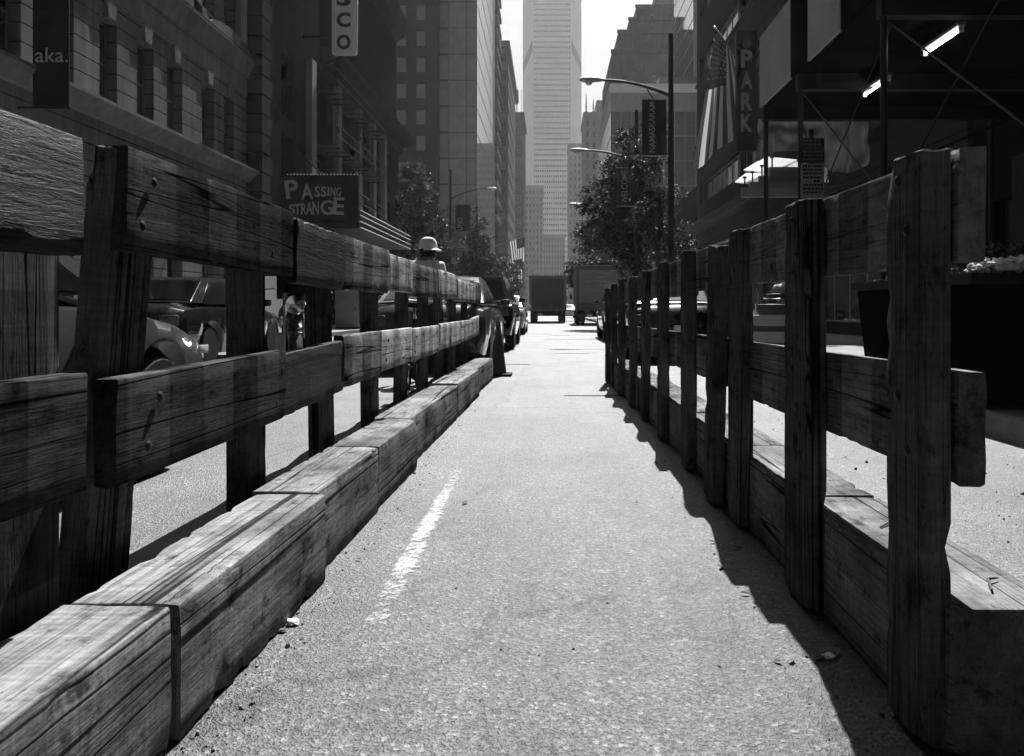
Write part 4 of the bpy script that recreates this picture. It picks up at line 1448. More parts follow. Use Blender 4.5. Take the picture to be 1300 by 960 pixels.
# 2 --- theatre
TX = -11.0
B = Building('brick_theatre', 'dark brick theatre with stone quoins and a heavy projecting cornice', (TX - 6, 42, 0), 'theatre')
y0, y1 = 30.05, 57.0
py = [35.7, 40.1, 44.5, 48.1, 51.2]
tc = [(32.2, 33.6), (36.9, 38.7), (41.4, 43.2), (45.6, 47.1), (49.1, 50.3), (52.6, 54.1)]
B.grid((TX, y0, 0), (0, 1, 0), y1 - y0, 0, 13, [(a - y0, b_ - y0) for a, b_ in tc], [(.4, 3.4), (6.3, 8.2), (8.9, 11.4)], .4, (1, 0, 0), 'cross')
B.shell(TX - 16, TX, y0, y1, 0, 13, skip='e')
B.shell(TX - 14, TX - .15, 41, y1 - .3, 13, 22)
B.strip('cornice', [(0, 12.2), (.15, 12.3), (.2, 12.6), (.75, 12.9), (.95, 13.05), (1.0, 13.3), (0, 13.5)], TX, 1, 37.6, y1 + .6, M['stone_dark'])
b = MB()
k = 0
yy = 37.8
b.box(TX - B.o.x + .002, TX - B.o.x + .3, 37.7 - B.o.y, y1 - B.o.y, 12.57, 12.79)
while yy < y1:
    b.box(TX - B.o.x + .3, TX - B.o.x + .62, yy - B.o.y, yy + .16 - B.o.y, 12.56, 12.80)
    yy += .42
b.build('dentil_frieze', M['stone_dark'], B.root)
b = MB().prism([(0, 20.2), (.6, 20.6), (.8, 21.4), (.8, 21.7), (0, 21.8)], lambda d, z, y: (TX - .15 + d - B.o.x, y - B.o.y, z), 41, y1).build('upper_cornice', M['stone_dark'], B.root)
for p in py:
    MB().box(TX - B.o.x + .004, TX - B.o.x + .30, p - .34 - B.o.y, p + .34 - B.o.y, 5.4, 12.19).build('pilaster', M['conc_mid'], B.root)
z = .2
i = 0
qb = MB()
while z < 24:
    wdt = 1.0 if i % 2 == 0 else .78
    qb.box(TX - wdt - B.o.x, TX + .03 - B.o.x, y0 - .10 - B.o.y, y0 - .003 - B.o.y, z, z + .68)
    qb.box(TX + .003 - B.o.x, TX + .03 - B.o.x, y0 - .003 - B.o.y, y0 + wdt - B.o.y, z, z + .68)
    z += .745
    i += 1
qb.build('quoin', M['conc_dark'], B.root)
B.shell(TX - 9, TX, y0, 37.5, 13, 24)
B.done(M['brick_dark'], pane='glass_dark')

fe = empty('fire_escape', (TX + .5, 42.5, 0), 0, 'black iron fire escape with rails and ladders on the theatre front', 'fire escape')
for zz in (6.0, 8.6, 11.2):
    b = MB()
    for i in range(9):
        b.box(-.47 + i * .11, -.43 + i * .11, -5.6, 5.6, zz, zz + .03)
    for yy in range(-5, 6):
        b.box(-.46, .5, yy - .03, yy + .03, zz - .06, zz - .004)
    b.build('platform', M['metal_black'], fe)
    b = MB()
    for i in range(29):
        b.tube([(.48, -5.6 + i * .4, zz + .03), (.48, -5.6 + i * .4, zz + .98)], .014, 5)
    for q in (.5, .98):
        b.tube([(.48, -5.6, zz + q), (.48, 5.6, zz + q)], .022, 5)
    b.build('railing', M['metal_black'], fe)
for (za, zb, ya, yb) in ((6.0, 8.6, -3, 0), (8.6, 11.2, 3.6, .5)):
    b = MB()
    for x in (-.1, .32):
        b.tube([(x, ya, za), (x, yb, zb)], .03, 6)
    for i in range(1, 10):
        f = i / 10
        b.box(-.1, .32, ya + (yb - ya) * f - .07, ya + (yb - ya) * f + .07, za + (zb - za) * f, za + (zb - za) * f + .02)
    b.build('stair', M['metal_black'], fe)

sg = empty('vertical_sign', (TX + .6, 35, 15), 0, 'tall pale blade sign with dark round letters S C O on the theatre', 'sign')
x0, x1 = at(422, 35) - TX - .6, at(453, 35) - TX - .6
zb = up(70, 35) - 15
bevel_box('sign_box', (x1 - x0, .32, 7.0), M['white'], sg, ((x0 + x1) / 2, 0, zb + 3.5), bev=.08, segs=3)
MB().box(x1 + .001, x1 + .03, -.12, .12, zb + .1, zb + 6.9).build('edge_trim', M['chrome'], sg)
for ch, pyc in (('O', 55), ('C', 27), ('S', 0)):
    text_obj('lettering', ch, .62, .66, M['black'], sg, ((x0 + x1) / 2, -.172, up(pyc, 35) - 15), ex=.012, bold=.035)
for zz in (zb + .8, zb + 5):
    MB().box(-.598, x0 - .001, -.05, .05, zz - .05, zz + .05).build('bracket', M['metal_black'], sg)

mq = empty('theatre_marquee', (TX + 1.35, 38, 4.2), 0, 'dark theatre marquee with bulb edge and lit lettering Passing Strange', 'marquee')
mx0, mx1 = at(363, 32) - TX - 1.35, at(456, 32) - TX - 1.35
MB().box(-1.33, mx1 - .02, -5.9, 5.6, .0, .75).build('canopy', M['metal_dark'], mq)
zlo, zhi = up(283, 32) - 4.2, up(223, 32) - 4.2
MB().box(mx0, mx1, -6.12, -5.92, zlo, zhi).build('billboard', M['black'], mq)
b = MB()
for i in range(22):
    x = mx0 + (mx1 - mx0) * (i + .5) / 22
    b.lathe([(.005, 0), (.028, .015), (.03, .04), (.005, .065)], (x, -6.02, zhi + .005), 8)
b.build('bulb', M['lens_clear'], mq)
for (s, wpx, hpx, cx, cyp, tn) in (('P', 17, 24, 372, 241, 7), ('A', 15, 20, 391, 244, 3), ('S', 7, 14, 404, 244, 0), ('S', 7, 13, 412, 244, 0), ('I', 2.5, 11, 418, 244, 0), ('N', 6, 11, 424, 244, -2), ('G', 6, 11, 431, 244, -3),
                                   ('S', 7, 12, 372, 266, 6), ('T', 8, 13, 379, 266, 2), ('R', 7, 14, 387, 266, 0), ('A', 8, 15, 394, 265, 0), ('N', 8, 17, 402, 265, 0), ('G', 16, 19, 416, 264, 0), ('E', 14, 22, 431, 262, -3)):
    text_obj('lettering', s, wpx * .032, hpx * .032, M['letter_grey'], mq, (at(cx, 32) - TX - 1.35, -6.124, up(cyp, 32) - 4.2), turn=tn, ex=.006, bold=.02)
b = MB()
for zz in (.06, .3, .55, .76):
    b.tube([(mx1 + .01, -5.9, zz), (mx1 + .01, 5.6, zz)], .022, 6)
b.build('edge_trim', M['chrome'], mq)
for yy in (-4, 0, 4):
    MB().tube([(-1.3, yy, 3.6), (mx1 - .3, yy, .76)], .03, 6).build('stay_rod', M['metal_black'], mq)

# 3 --- low block between theatre and tower
B = Building('brick_rowhouse', 'low brown brick building between the theatre and the glass tower on the left', (-16, 80, 0))
B.grid((-11.5, 58.0, 0), (0, 1, 0), 51, 0, 10, cols(0, 51, 15, .45), [(.6, 3.2), (4.4, 6.2), (7.2, 9)], .25, (1, 0, 0))
B.shell(-24, -11.5, 58.0, 109.0, 0, 10, skip='e')
B.strip('cornice', [(0, 9.5), (.2, 9.6), (.4, 9.9), (.4, 10.1), (0, 10.15)], -11.5, 1, 58.0, 109.0, M['stone_dark'])
B.done(M['brick_mid'])

# 4 --- glass tower, its end wall facing the camera
B = Building('glass_office_tower', 'tall dark glass office tower behind the theatre, mirrored side to the street', (-18, 128, 0))
GX, GY, GZ = -10.35, 110.0, 92
nfl = 24
rows = [(1.2 + 3.65 * i, 1.2 + 3.65 * i + 2.1) for i in range(nfl)]
x00 = -31.0
B.grid((x00, GY, 0), (1, 0, 0), 15.3, 0, GZ, [(1.4 + 2.7 * i, 2.7 + 2.7 * i) for i in range(5)], rows, .25, (0, -1, 0), 'sash')
B.shell(x00, x00 + 15.3, GY, GY + 30, 0, GZ, skip='se')
B.grid((x00 + 15.3, GY + .35, 0), (1, 0, 0), 1.45, 0, GZ, [(.1, 1.35)], [(.3 + 3.65 * i, 3.75 + 3.65 * i) for i in range(nfl)], .3, (0, -1, 0), 'thin', m=1)
B.grid((x00 + 16.75, GY, 0), (1, 0, 0), GX - x00 - 16.75, 0, GZ, [(.08, 2.5), (2.56, GX - x00 - 16.75 - .08)], [(.1 + 3.65 * i, 3.68 + 3.65 * i) for i in range(nfl)], .06, (0, -1, 0), 'thin', m=1)
B.grid((GX, GY, 0), (0, 1, 0), 36, 0, GZ, [(.1 + 4.5 * i, 4.55 + 4.5 * i) for i in range(8)], [(.1 + 3.65 * i, 3.68 + 3.65 * i) for i in range(nfl)], .06, (1, 0, 0), 'mirror', m=1)
B.shell(x00 + 15.3, GX, GY, GY + 36, 0, GZ, skip='se', m=1)
for x in (-14.2, -10.36):
    MB().box(x - .12 + 18, x + .1 + 18, GY - .16 - 128, GY - .005 - 128, 0, GZ).build('mullion', M['mullion'], B.root)
B.done([M['conc_dark'], M['metal_dark']], pane='glass_green', frame='mullion')

# 5..7 left side, farther
def simple_block(name, label, x0, x1, y0, y1, z1, mat, ncol, rows_n, z_first, side=1, frame='frame', pane='glass_dark', style='sash', group=None, fr=.42, hfr=.55, sidecols=8, parapet=True):
    B = Building(name, label, ((x0 + x1) / 2, (y0 + y1) / 2, 0), group=group)
    fh = (z1 - z_first - 1.5) / rows_n
    rows_ = [(z_first + fh * (i + .5 - hfr / 2), z_first + fh * (i + .5 + hfr / 2)) for i in range(rows_n)]
    wd = x1 - x0
    B.grid((x0, y0, 0), (1, 0, 0), wd, 0, z1, cols(0, wd, ncol, fr), rows_, .25, (0, -1, 0), style)
    sx = x1 if side > 0 else x0
    if side > 0:
        B.grid((x1, y0, 0), (0, 1, 0), y1 - y0, 0, z1, cols(0, y1 - y0, sidecols, fr), rows_, .25, (1, 0, 0), style)
    else:
        B.grid((x0, y0, 0), (0, 1, 0), y1 - y0, 0, z1, cols(0, y1 - y0, sidecols, fr), rows_, .25, (-1, 0, 0), style)
    B.shell(x0, x1, y0, y1, 0, z1, skip='s' + ('e' if side > 0 else 'w'))
    if parapet:
        ox, oy = B.o.x, B.o.y
        b_ = MB()
        b_.box(x0 - .35 - ox, x1 + .35 - ox, y0 - .35 - oy, y0 - .002 - oy, z1 - .9, z1 + .5)
        if side > 0:
            b_.box(x1 + .002 - ox, x1 + .35 - ox, y0 - oy, y1 - oy, z1 - .9, z1 + .5)
        else:
            b_.box(x0 - .35 - ox, x0 - .002 - ox, y0 - oy, y1 - oy, z1 - .9, z1 + .5)
        b_.build('cornice', mat, B.root)
    B.mats = (mat, frame, pane)
    return B


B = simple_block('office_block', 'slim grey office block rising behind the mirrored tower on the left', -24, -8.95, 166, 200, 57, M['conc_mid'], 6, 15, 3, pane='glass_green', fr=.6)
B.done(*([M['conc_mid']]), frame='frame', pane='glass_green')
B = simple_block('balcony_tower', 'tall thin tower of dark balconies above the mirrored facade on the left', -22, -10.9, 147.5, 163, 88, M['conc_dark'], 4, 24, 4, fr=.6)
for i in range(22):
    MB().box(11.4 - 5.83, 11.4 - 5.0, -7, 7, 18 + 3.2 * i, 18.9 + 3.2 * i).build('balcony', M['conc_mid'], B.root)
B.done(M['conc_dark'])
B = simple_block('brick_apartment_block', 'dark brick apartment block with a water tank on its roof, left of the tower', -24, -8.3, 238, 262, 60, M['brick_mid'], 6, 15, 3, frame='frame_pale')
wtk = MB()
wtk.lathe([(1.6, 65), (1.7, 65.2), (1.65, 69), (.1, 71)], (16.15 - 11.6, -5, 0), 16)
for sx in (-1, 1):
    for sy in (-1, 1):
        wtk.box(4.55 + sx * 1.1 - .1, 4.55 + sx * 1.1 + .1, -5 + sy * 1.1 - .1, -5 + sy * 1.1 + .1, 60, 65.1)
wtk.build('water_tank', M['bark'], B.root)
MB().lathe([(.06, 60), (.06, 68)], (7.2, -10, 0), 6).build('finial', M['metal_dark'], B.root)
B.done(M['brick_mid'], frame='frame_pale')
B = simple_block('hazy_office_block', 'hazy grey block in front of the left foot of the great tower', -22, -4.2, 430, 460, 68, M['conc_mid'], 9, 18, 4)
B.done(M['conc_mid'])
B = simple_block('hazy_low_block', 'lower hazy block standing before the foot of the great tower', -5, 9, 500, 520, 48, M['conc_mid'], 8, 12, 4)
B.done(M['conc_mid'])
B = simple_block('grey_slab_block', 'plain grey block right of the great tower in the haze', 9.6, 24, 425, 450, 90, M['conc_mid'], 6, 22, 4, side=-1)
B.done(M['conc_mid'])
B = simple_block('prewar_apartment_block', 'grey prewar block with roof finials beyond the glass building on the right', 11.2, 22, 262, 285, 66, M['conc_mid'], 5, 17, 4, side=-1)
for x, h_ in ((-4.6, 8), (-2.2, 6)):
    MB().lathe([(.5, 66), (.5, 67.5), (.2, 68), (.3, 69), (.05, 66 + h_)], (x, -8, 0), 10).build('finial', M['conc_mid'], B.root)
MB().box(-1, 5, -6, 6, 66, 72).build('penthouse', M['conc_mid'], B.root)
B.done(M['conc_mid'])

# great tower closing the street
TY = 600
B = Building('great_office_tower', 'huge pale octagonal office tower closing the street, ribbed with window bands', (1.2, 622, 0), 'skyscraper')
ctr = 1.2
oct_ = [(-15, 0), (15, 0), (22.8, 12), (22.8, 32), (15, 44), (-15, 44), (-22.8, 32), (-22.8, 12)]
tw = MB()
zt = 246


def tower_ring(z, o_):
    return [(x * o_, (y - 22) * o_, z) for x, y in oct_]


r0, r1 = tower_ring(0, 1), tower_ring(zt, 1)
for i in range(1, 8):
    k2 = (i + 1) % 8
    if i == 0:
        continue
    tw.quad(r0[i], r0[k2], r1[k2], r1[i])
tw.add(r1, [tuple(range(8))])
# front face with recessed bands
nz = 58
zs = [(3 + 4.1 * i, 3 + 4.1 * i + 1.7) for i in range(nz)]
mech = {44, 45, 26}
prev = 0
for i, (a, b_) in enumerate(zs):
    tw.quad((-15, -22, prev), (15, -22, prev), (15, -22, a), (-15, -22, a))
    xa, xb = -13.9, 13.9
    tw.quad((-15, -22, a), (xa, -22, a), (xa, -22, b_), (-15, -22, b_))
    tw.quad((xb, -22, a), (15, -22, a), (15, -22, b_), (xb, -22, b_))
    for q in (((xa, -22, a), (xb, -22, a), (xb, -21.3, a), (xa, -21.3, a)), ((xa, -22, b_), (xb, -22, b_), (xb, -21.3, b_), (xa, -21.3, b_)), ((xa, -22, a), (xa, -22, b_), (xa, -21.3, b_), (xa, -21.3, a)), ((xb, -22, a), (xb, -22, b_), (xb, -21.3, b_), (xb, -21.3, a))):
        tw.quad(*q)
    prev = b_
tw.quad((-15, -22, prev), (15, -22, prev), (15, -22, zt), (-15, -22, zt))
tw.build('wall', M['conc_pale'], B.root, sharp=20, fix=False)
bm_ = MB()
bm_.box(-13.95, 13.95, -21.36, -21.3, 0, 1.7, 1)
for i in range(21):
    x = -13.9 + 27.8 * i / 20
    bm_.box(x - .32, x + .32, -21.75, -21.361, 0, 1.7, 0)
me = bm_.mesh('window_band', [M['conc_pale'], M['glass_dark']])
for a, b_ in zs:
    link('window_band', me, B.root, (0, 0, a))
for (xs_, side_) in ((1, 0), (-1, 1)):
    pr = MB()
    d = Vector((7.8, 12)).normalized()
    for zc, hh in ((197.5, 9),):
        for k in range(9):
            f0, f1 = (k + .15) / 9, (k + .75) / 9
            px0, px1 = 15 + 7.8 * f0, 15 + 7.8 * f1
            yy0, yy1 = -22 + 12 * f0, -22 + 12 * f1
            zz = zc - 16 * (k + .5) / 9 * .9
            nx, ny = 12 / 14.3 * .06, -7.8 / 14.3 * .06
            pr.add([(xs_ * (px0 + nx), yy0 + ny, zz), (xs_ * (px1 + nx), yy1 + ny, zz), (xs_ * (px1 + nx), yy1 + ny, zz + hh), (xs_ * (px0 + nx), yy0 + ny, zz + hh),
                    (xs_ * px0, yy0, zz), (xs_ * px1, yy1, zz), (xs_ * px1, yy1, zz + hh), (xs_ * px0, yy0, zz + hh)], [(0, 1, 2, 3), (0, 4, 5, 1), (1, 5, 6, 2), (2, 6, 7, 3), (3, 7, 4, 0)])
    pr.build('louvre_band', M['conc_dark'], B.root)
MB().box(-34, 34, -34, -22.4, 0, 42).build('podium', M['conc_pale'], B.root)

# right side: glass office building with its grid
B = Building('glass_office_building', 'mid-height glass office building with a grid of mullions on the right', (17, 148, 0))
gx0, gx1, gy0, gy1, gz = 9.9, 27.5, 130, 168, 37.2
rws = [(.9 + 4.1 * i, 4.85 + 4.1 * i) for i in range(8)]
B.grid((gx0, gy0, 0), (1, 0, 0), gx1 - gx0, 0, gz, [(.05 + 1.76 * i, 1.71 + 1.76 * i) for i in range(10)], rws, .08, (0, -1, 0), 'cross')
B.grid((gx0, gy0, 0), (0, 1, 0), gy1 - gy0, 0, gz, [(.05 + 3.8 * i, 3.75 + 3.8 * i) for i in range(10)], rws, .08, (-1, 0, 0), 'cross')
B.shell(gx0, gx1, gy0, gy1, 0, gz, skip='sw')
MB().box(-7.3, 10.7, -18.3, -18.02, gz - .6, gz + .9).box(-7.3, -7.12, -18.0, 20, gz - .6, gz + .9).build('parapet', M['conc_pale'], B.root)
MB().box(1.6, 10.2, -13, 10, gz, gz + 3.6).build('roof_plant', M['mullion'], B.root)
B.done(M['metal_grey'], pane='glass_green', frame='mullion')

# stepped brick tower
B = Building('stepped_brick_tower', 'dark brick tower with setbacks stepping up to the right', (25, 195, 0))
sy = 180
steps = [(77.5, 66, 14), (784, 40, 0), (800, 25, 0), (808, 8, 0)]
prevx = None
for i, (px, pyy, zlow) in enumerate(((777, 65, 0), (785, 40, 1), (799, 24, 2), (808, 8, 3))):
    xx = at(px, sy + i * 3)
    zt_ = up(pyy, sy + i * 3)
    zl = 0 if i == 0 else up((65, 40, 24, 8)[i - 1], sy + (i - 1) * 3) - .0
    if i == 0:
        B.grid((xx, sy, 0), (1, 0, 0), 32, 0, zt_, [(2.2, 3.4), (9, 10.2), (16, 17.2)], [(z, z + 1.9) for z in (12, 16, 20, 24, 28, 32, 36, 40, 44, 48, 53)], .2, (0, -1, 0), 'sash')
        B.shell(xx, xx + 32, sy, sy + 34, 0, zt_, skip='s')
    elif i == 3:
        B.grid((xx, sy + 9, 0), (1, 0, 0), 24, zl, zt_, [(3.4, 4.6)], [(zl + .2, zl + 2.6)] if zt_ - zl > 3 else [], .2, (0, -1, 0), 'sash')
        B.shell(xx, xx + 24, sy + 9, sy + 28, zl, zt_, skip='s')
    else:
        B.shell(xx, xx + 28, sy + i * 3, sy + 30 - i, zl, zt_)
    MB().box(xx - .3 - 25, xx + 18 - 25, sy + i * 3 - .3 - 195, sy + i * 3 - .004 - 195, zt_ - .5, zt_ + .35).build('cornice', M['brick_mid'], B.root)
MB().box(at(832, 195) - 25, at(832, 195) - 25 + 9, 0, 8, up(8, 189), up(-8, 195)).build('penthouse', M['conc_mid'], B.root)
B.done(M['brick_mid'])

# white tower
B = Building('white_glazed_tower', 'bright white tower with a mullion grid rising behind the glass building', (34, 160, 0), 'skyscraper')
B.grid((25, 138, 0), (0, 1, 0), 22, 0, 120, [(.12 + 2.2 * i, 2.08 + 2.2 * i) for i in range(10)], [(1 + 3.4 * i, 1 + 3.4 * i + 3.2) for i in range(34)], .06, (-1, 0, 0), 'mirror')
B.shell(25, 44, 138, 160, 0, 120, skip='w')
B.done(M['metal_grey'], pane='white_clad', frame='metal_dark')

# near right: stone office building with ribbon windows
RX = 9.0
B = Building('stone_office_building', 'grey stone-panelled building with ribbon windows on the right', (RX + 8, 33, 0))
y0, y1 = 17.0, 48.4
B.grid((RX, y0, 0), (0, 1, 0), y1 - y0, 0, 22.2, [(.6, 10.0), (10.4, 20.2), (20.6, 30.6)], [(.5, 4.6), (7.2, 8.5), (10.9, 12.5), (14.6, 16.0), (18.3, 19.7)], .3, (-1, 0, 0), 'ribbon')
B.shell(RX, RX + 18, y0, y1, 0, 22.2, skip='w')
B.strip('soffit', [(0, 5.5), (.7, 5.55), (.75, 5.9), (0, 5.95)], RX, -1, y0, y1, M['metal_dark'])
B.strip('sill', [(0, 14.42), (.12, 14.46), (.12, 14.58), (0, 14.59)], RX, -1, y0, y1, M['panel_stone'])
B.strip('sill', [(0, 10.72), (.12, 10.76), (.12, 10.88), (0, 10.89)], RX, -1, y0, y1, M['panel_stone'])
B.done(M['panel_stone'], pane='glass_green', frame='metal_grey')
B = Building('corner_building', 'dark building front behind the scaffold shed on the right', (RX + 8, -5, 0))
B.grid((RX, -28, 0), (0, 1, 0), 44.8, 0, 44, cols(0, 44.8, 14, .5), [(.5, 3.1), (5.2, 7.2), (9, 11.2), (13, 15.2), (17, 19.2), (21, 23.2), (25, 27.2), (29, 31.2), (33, 35.2), (37, 39.2)], .3, (-1, 0, 0), 'cross')
B.shell(RX, RX + 18, -28, 16.8, 0, 44, skip='w')
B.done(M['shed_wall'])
# low retail row between the stone building and the glass building
B = Building('retail_row', 'dark low row of shops beyond the stone building on the right', (15, 88, 0))
B.grid((10.2, 49, 0), (0, 1, 0), 80, 0, 9.5, cols(0, 80, 22, .5), [(.5, 3.3), (5, 7.5)], .3, (-1, 0, 0), 'cross')
B.shell(10.2, 26, 49, 129, 0, 9.5, skip='w')
B.done(M['brick_dark'])

# ------------------------------------------------------------------ scaffold shed on the right pavement
sh = empty('sidewalk_shed', (6.4, 6, .13), 0, 'dark scaffold shed over the right pavement with braces and parapet boards', 'scaffold')
so2 = Vector((6.4, 6, .13))
DZ = 4.72


def shp(x, y, z):
    return (x - so2.x, y - so2.y, z - so2.z)


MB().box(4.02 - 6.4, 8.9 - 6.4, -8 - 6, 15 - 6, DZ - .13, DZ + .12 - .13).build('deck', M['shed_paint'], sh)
for yy in [-6.4 + 3.2 * i for i in range(7)] + [14.85]:
    MB().box(4.0 - 6.4, 8.9 - 6.4, yy - .08 - 6, yy + .08 - 6, DZ - .26 - .13, DZ - .004 - .13).build('beam', M['metal_black'], sh)
    for x in (4.06, 8.3):
        MB().tube([shp(x, yy, .14), shp(x, yy, DZ - .265)], .042, 10).build('pole', M['metal_dark'], sh)
        bevel_box('base_plate', (.2, .2, .02), M['metal_dark'], sh, shp(x, yy, .145), bev=.004)
for i in range(6):
    ya, yb = -6.4 + 3.2 * i, -3.2 + 3.2 * i
    for (za, zb_) in ((2.2, 4.4), (4.4, 2.2)):
        MB().tube([shp(4.12 if za < zb_ else 4.16, ya, za), shp(4.12 if za < zb_ else 4.16, yb, zb_)], .012, 6).build('brace', M['metal_dark'], sh)
    MB().tube([shp(8.2, ya, 2.3), shp(8.2, yb, 2.3)], .02, 6).build('brace', M['metal_dark'], sh)
    MB().tube([shp(4.1, ya, 2.6), shp(8.2, ya + .1, 4.3)], .018, 6).build('brace', M['metal_dark'], sh)
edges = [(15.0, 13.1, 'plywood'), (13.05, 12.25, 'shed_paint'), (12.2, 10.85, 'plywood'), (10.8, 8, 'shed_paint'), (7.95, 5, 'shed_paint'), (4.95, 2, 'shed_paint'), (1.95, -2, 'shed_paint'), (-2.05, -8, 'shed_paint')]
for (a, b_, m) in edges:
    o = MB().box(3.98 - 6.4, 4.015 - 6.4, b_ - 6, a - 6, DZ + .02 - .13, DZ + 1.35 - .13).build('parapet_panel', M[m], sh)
    if m == 'plywood':
        o['label'] = 'pale plywood parapet panel'
MB().box(4.02 - 6.4, 8.9 - 6.4, 15.003 - 6, 15.04 - 6, DZ + .02 - .13, DZ + 1.35 - .13).build('parapet_panel', M['shed_paint'], sh)
# hoarding panels under the shed
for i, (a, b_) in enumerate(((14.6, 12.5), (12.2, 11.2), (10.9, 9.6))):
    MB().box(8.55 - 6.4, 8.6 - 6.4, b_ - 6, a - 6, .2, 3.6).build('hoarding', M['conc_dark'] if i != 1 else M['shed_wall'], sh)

for i, (ya, yb, lb) in enumerate(((9.96, 10.95, 'bare fluorescent tube lamp under the shed deck, the larger and higher of two'), (12.1, 13.05, 'fluorescent tube lamp under the shed deck, partly behind the scaffold pole'))):
    tl = empty('tube_lamp', (5.2, (ya + yb) / 2, DZ - .30), 0, lb, 'lamp', 'tube lamps under the shed')
    L = yb - ya
    bevel_box('fixture', (.11, L, .05), M['grey_paint'], tl, (0, 0, .10), bev=.01)
    MB().tube([(.0, -L / 2 + .03, .03), (.0, L / 2 - .03, .03)], .019, 10).build('tube', M['tube'], tl)
    for s in (-1, 1):
        bevel_box('socket', (.06, .03, .09), M['white'], tl, (0, s * (L / 2 - .015), .04), bev=.005)
    MB().tube([(0, 0, .12), (0, 0, .30)], .012, 6).build('hanger', M['metal_black'], tl)

# plastic sheeting hung on the shed's far end
b = MB()
vs, fs = [], []
nx_, nz_ = 46, 14
for i in range(nx_ + 1):
    for k in range(nz_ + 1):
        f, g = i / nx_, k / nz_
        x = 4.0 + 2.1 * f
        y = 15.16 + .10 * math.sin(f * 31 + 2 * noise.noise(Vector((f * 4, g * 2, 0)))) * (1.1 - .4 * g) + .12 * noise.noise(Vector((f * 5, g * 3, 7)))
        z = 3.75 + (DZ - .15 - 3.75) * g + (1 - g) * .22 * math.sin(f * 6)
        vs.append((x, y, z))
for i in range(nx_):
    for k in range(nz_):
        a = i * (nz_ + 1) + k
        fs.append((a, a + 1, a + nz_ + 2, a + nz_ + 1))
b.add(vs, fs)
tag(b.build('plastic_sheet', M['plastic'], fix=False), 'wrinkled milky plastic sheet hanging from the far end of the scaffold shed', 'plastic sheet')

# parking regulation sign post
sp_ = empty('notice_sign', (at(1031, 9), 9.0, 0), 0, 'two-part street notice with small dark print on a post before the shed', 'sign')
x = 0
zt_, zm_, zb2 = up(175, 9), up(208, 9), up(252, 9)
MB().tube([(.0, .03, 0), (.0, .03, zt_ + .1)], .028, 8).build('post', M['metal_dark'], sp_)
bevel_box('upper_plate', (.27, .012, zt_ - zm_ - .01), M['metal_dark'], sp_, (0, -.012, (zt_ + zm_) / 2), bev=.004)
bevel_box('lower_plate', (.27, .012, zm_ - zb2), M['grey_paint'], sp_, (0, -.012, (zm_ + zb2) / 2), bev=.004)
for k in range(8):
    b = MB()
    z = zm_ - .03 - k * .043
    xx = -.11
    while xx < .10:
        l_ = rnd.uniform(.012, .04)
        if not (k == 4 and (xx < -.03 or xx > .05)):
            b.box(xx, min(xx + l_, .115), -.0205, -.0185, z - .011, z + .011)
        xx += l_ + .008
    b.build('lettering', M['black'], sp_)
for k in range(6):
    b = MB()
    z = zt_ - .035 - k * .043
    xx = -.11
    while xx < .10:
        l_ = rnd.uniform(.015, .05)
        b.box(xx, min(xx + l_, .115), -.0205, -.0185, z - .012, z + .012)
        xx += l_ + .01
    b.build('lettering', M['letter_dim'], sp_)

# stepped white canopy by the stone building
cp = empty('stepped_canopy', (5.6, 20.5, 4.2), 0, 'stepped entrance canopy with glowing white panels on the right', 'canopy')


def cpp(px, pyy, Y):
    return Vector((at(px, Y) - 5.6, Y - 20.5, up(pyy, Y) - 4.2))


for (cs) in (((944, 217, 20.2), (976, 221, 20.0), (1012, 204, 22.5), (972, 200, 22.5)), ((933, 232, 20.0), (966, 236, 19.8), (985, 222, 22), (947, 221, 22.0)), ((976, 226, 19.95), (1052, 232, 19.9), (1050, 213, 22.3), (990, 203, 22.4))):
    P_ = [cpp(*c) for c in cs]
    MB().add(P_ + [p + Vector((0, 0, .03)) for p in P_], [(0, 1, 2, 3), (4, 7, 6, 5), (0, 4, 5, 1), (1, 5, 6, 2), (2, 6, 7, 3), (3, 7, 4, 0)]).build('panel', M['canopy_sheet'], cp)
for i, (xa, xb, za, zb_) in enumerate(((977, 1030, 212, 224), (964, 1030, 223, 233), (952, 1030, 231, 241), (942, 1030, 238, 250))):
    Y = 19.6 - i * .16
    a, c = cpp(xa, zb_, Y), cpp(xb, za, Y)
    MB().box(a.x, c.x, a.y, a.y + .13, a.z, c.z).build('fascia', M['grey_paint'], cp)
    MB().lathe([(.02, 0), (.02, .22), (.05, .23), (.05, .27), (.005, .28)], (a.x + .08, a.y + .06, c.z), 8).build('bolt', M['metal_black'], cp)
for x in (.35, 2.2):
    MB().tube([(x + 1.3, .2, .2), (3.4, .9, 1.6)], .025, 6).build('stay_rod', M['metal_black'], cp)
    MB().box(x + .6, x + .7, -.75, -.60, -4.06, -.35).build('column', M['metal_dark'], cp)

# PARK sign
pk = empty('parking_sign', (at(947, 30), 30, 9.2), 0, 'tall dark blade sign reading PARK on the stone building', 'sign')
zlo, zhi = up(192, 30) - 9.2, up(40, 30) - 9.2
bevel_box('sign_box', (.78, .22, zhi - zlo), M['black'], pk, (0, 0, (zhi + zlo) / 2), bev=.02)
for ch, c in (('P', 76), ('A', 103), ('R', 130), ('K', 157)):
    text_obj('lettering', ch, .44, .68, M['letter_grey'], pk, (.0, -.114, up(c, 30) - 9.2), ex=.01, bold=.035)
MB().lathe([(.17, -.126), (.17, -.111)], (0, 0, up(57, 30) - 9.2), 20, 'y').build('emblem', M['letter_dim'], pk)
for z in (zlo + .5, zhi - .5):
    MB().box(.392, RX - at(947, 30) - .002, -.04, .04, z - .04, z + .04).build('bracket', M['metal_black'], pk)


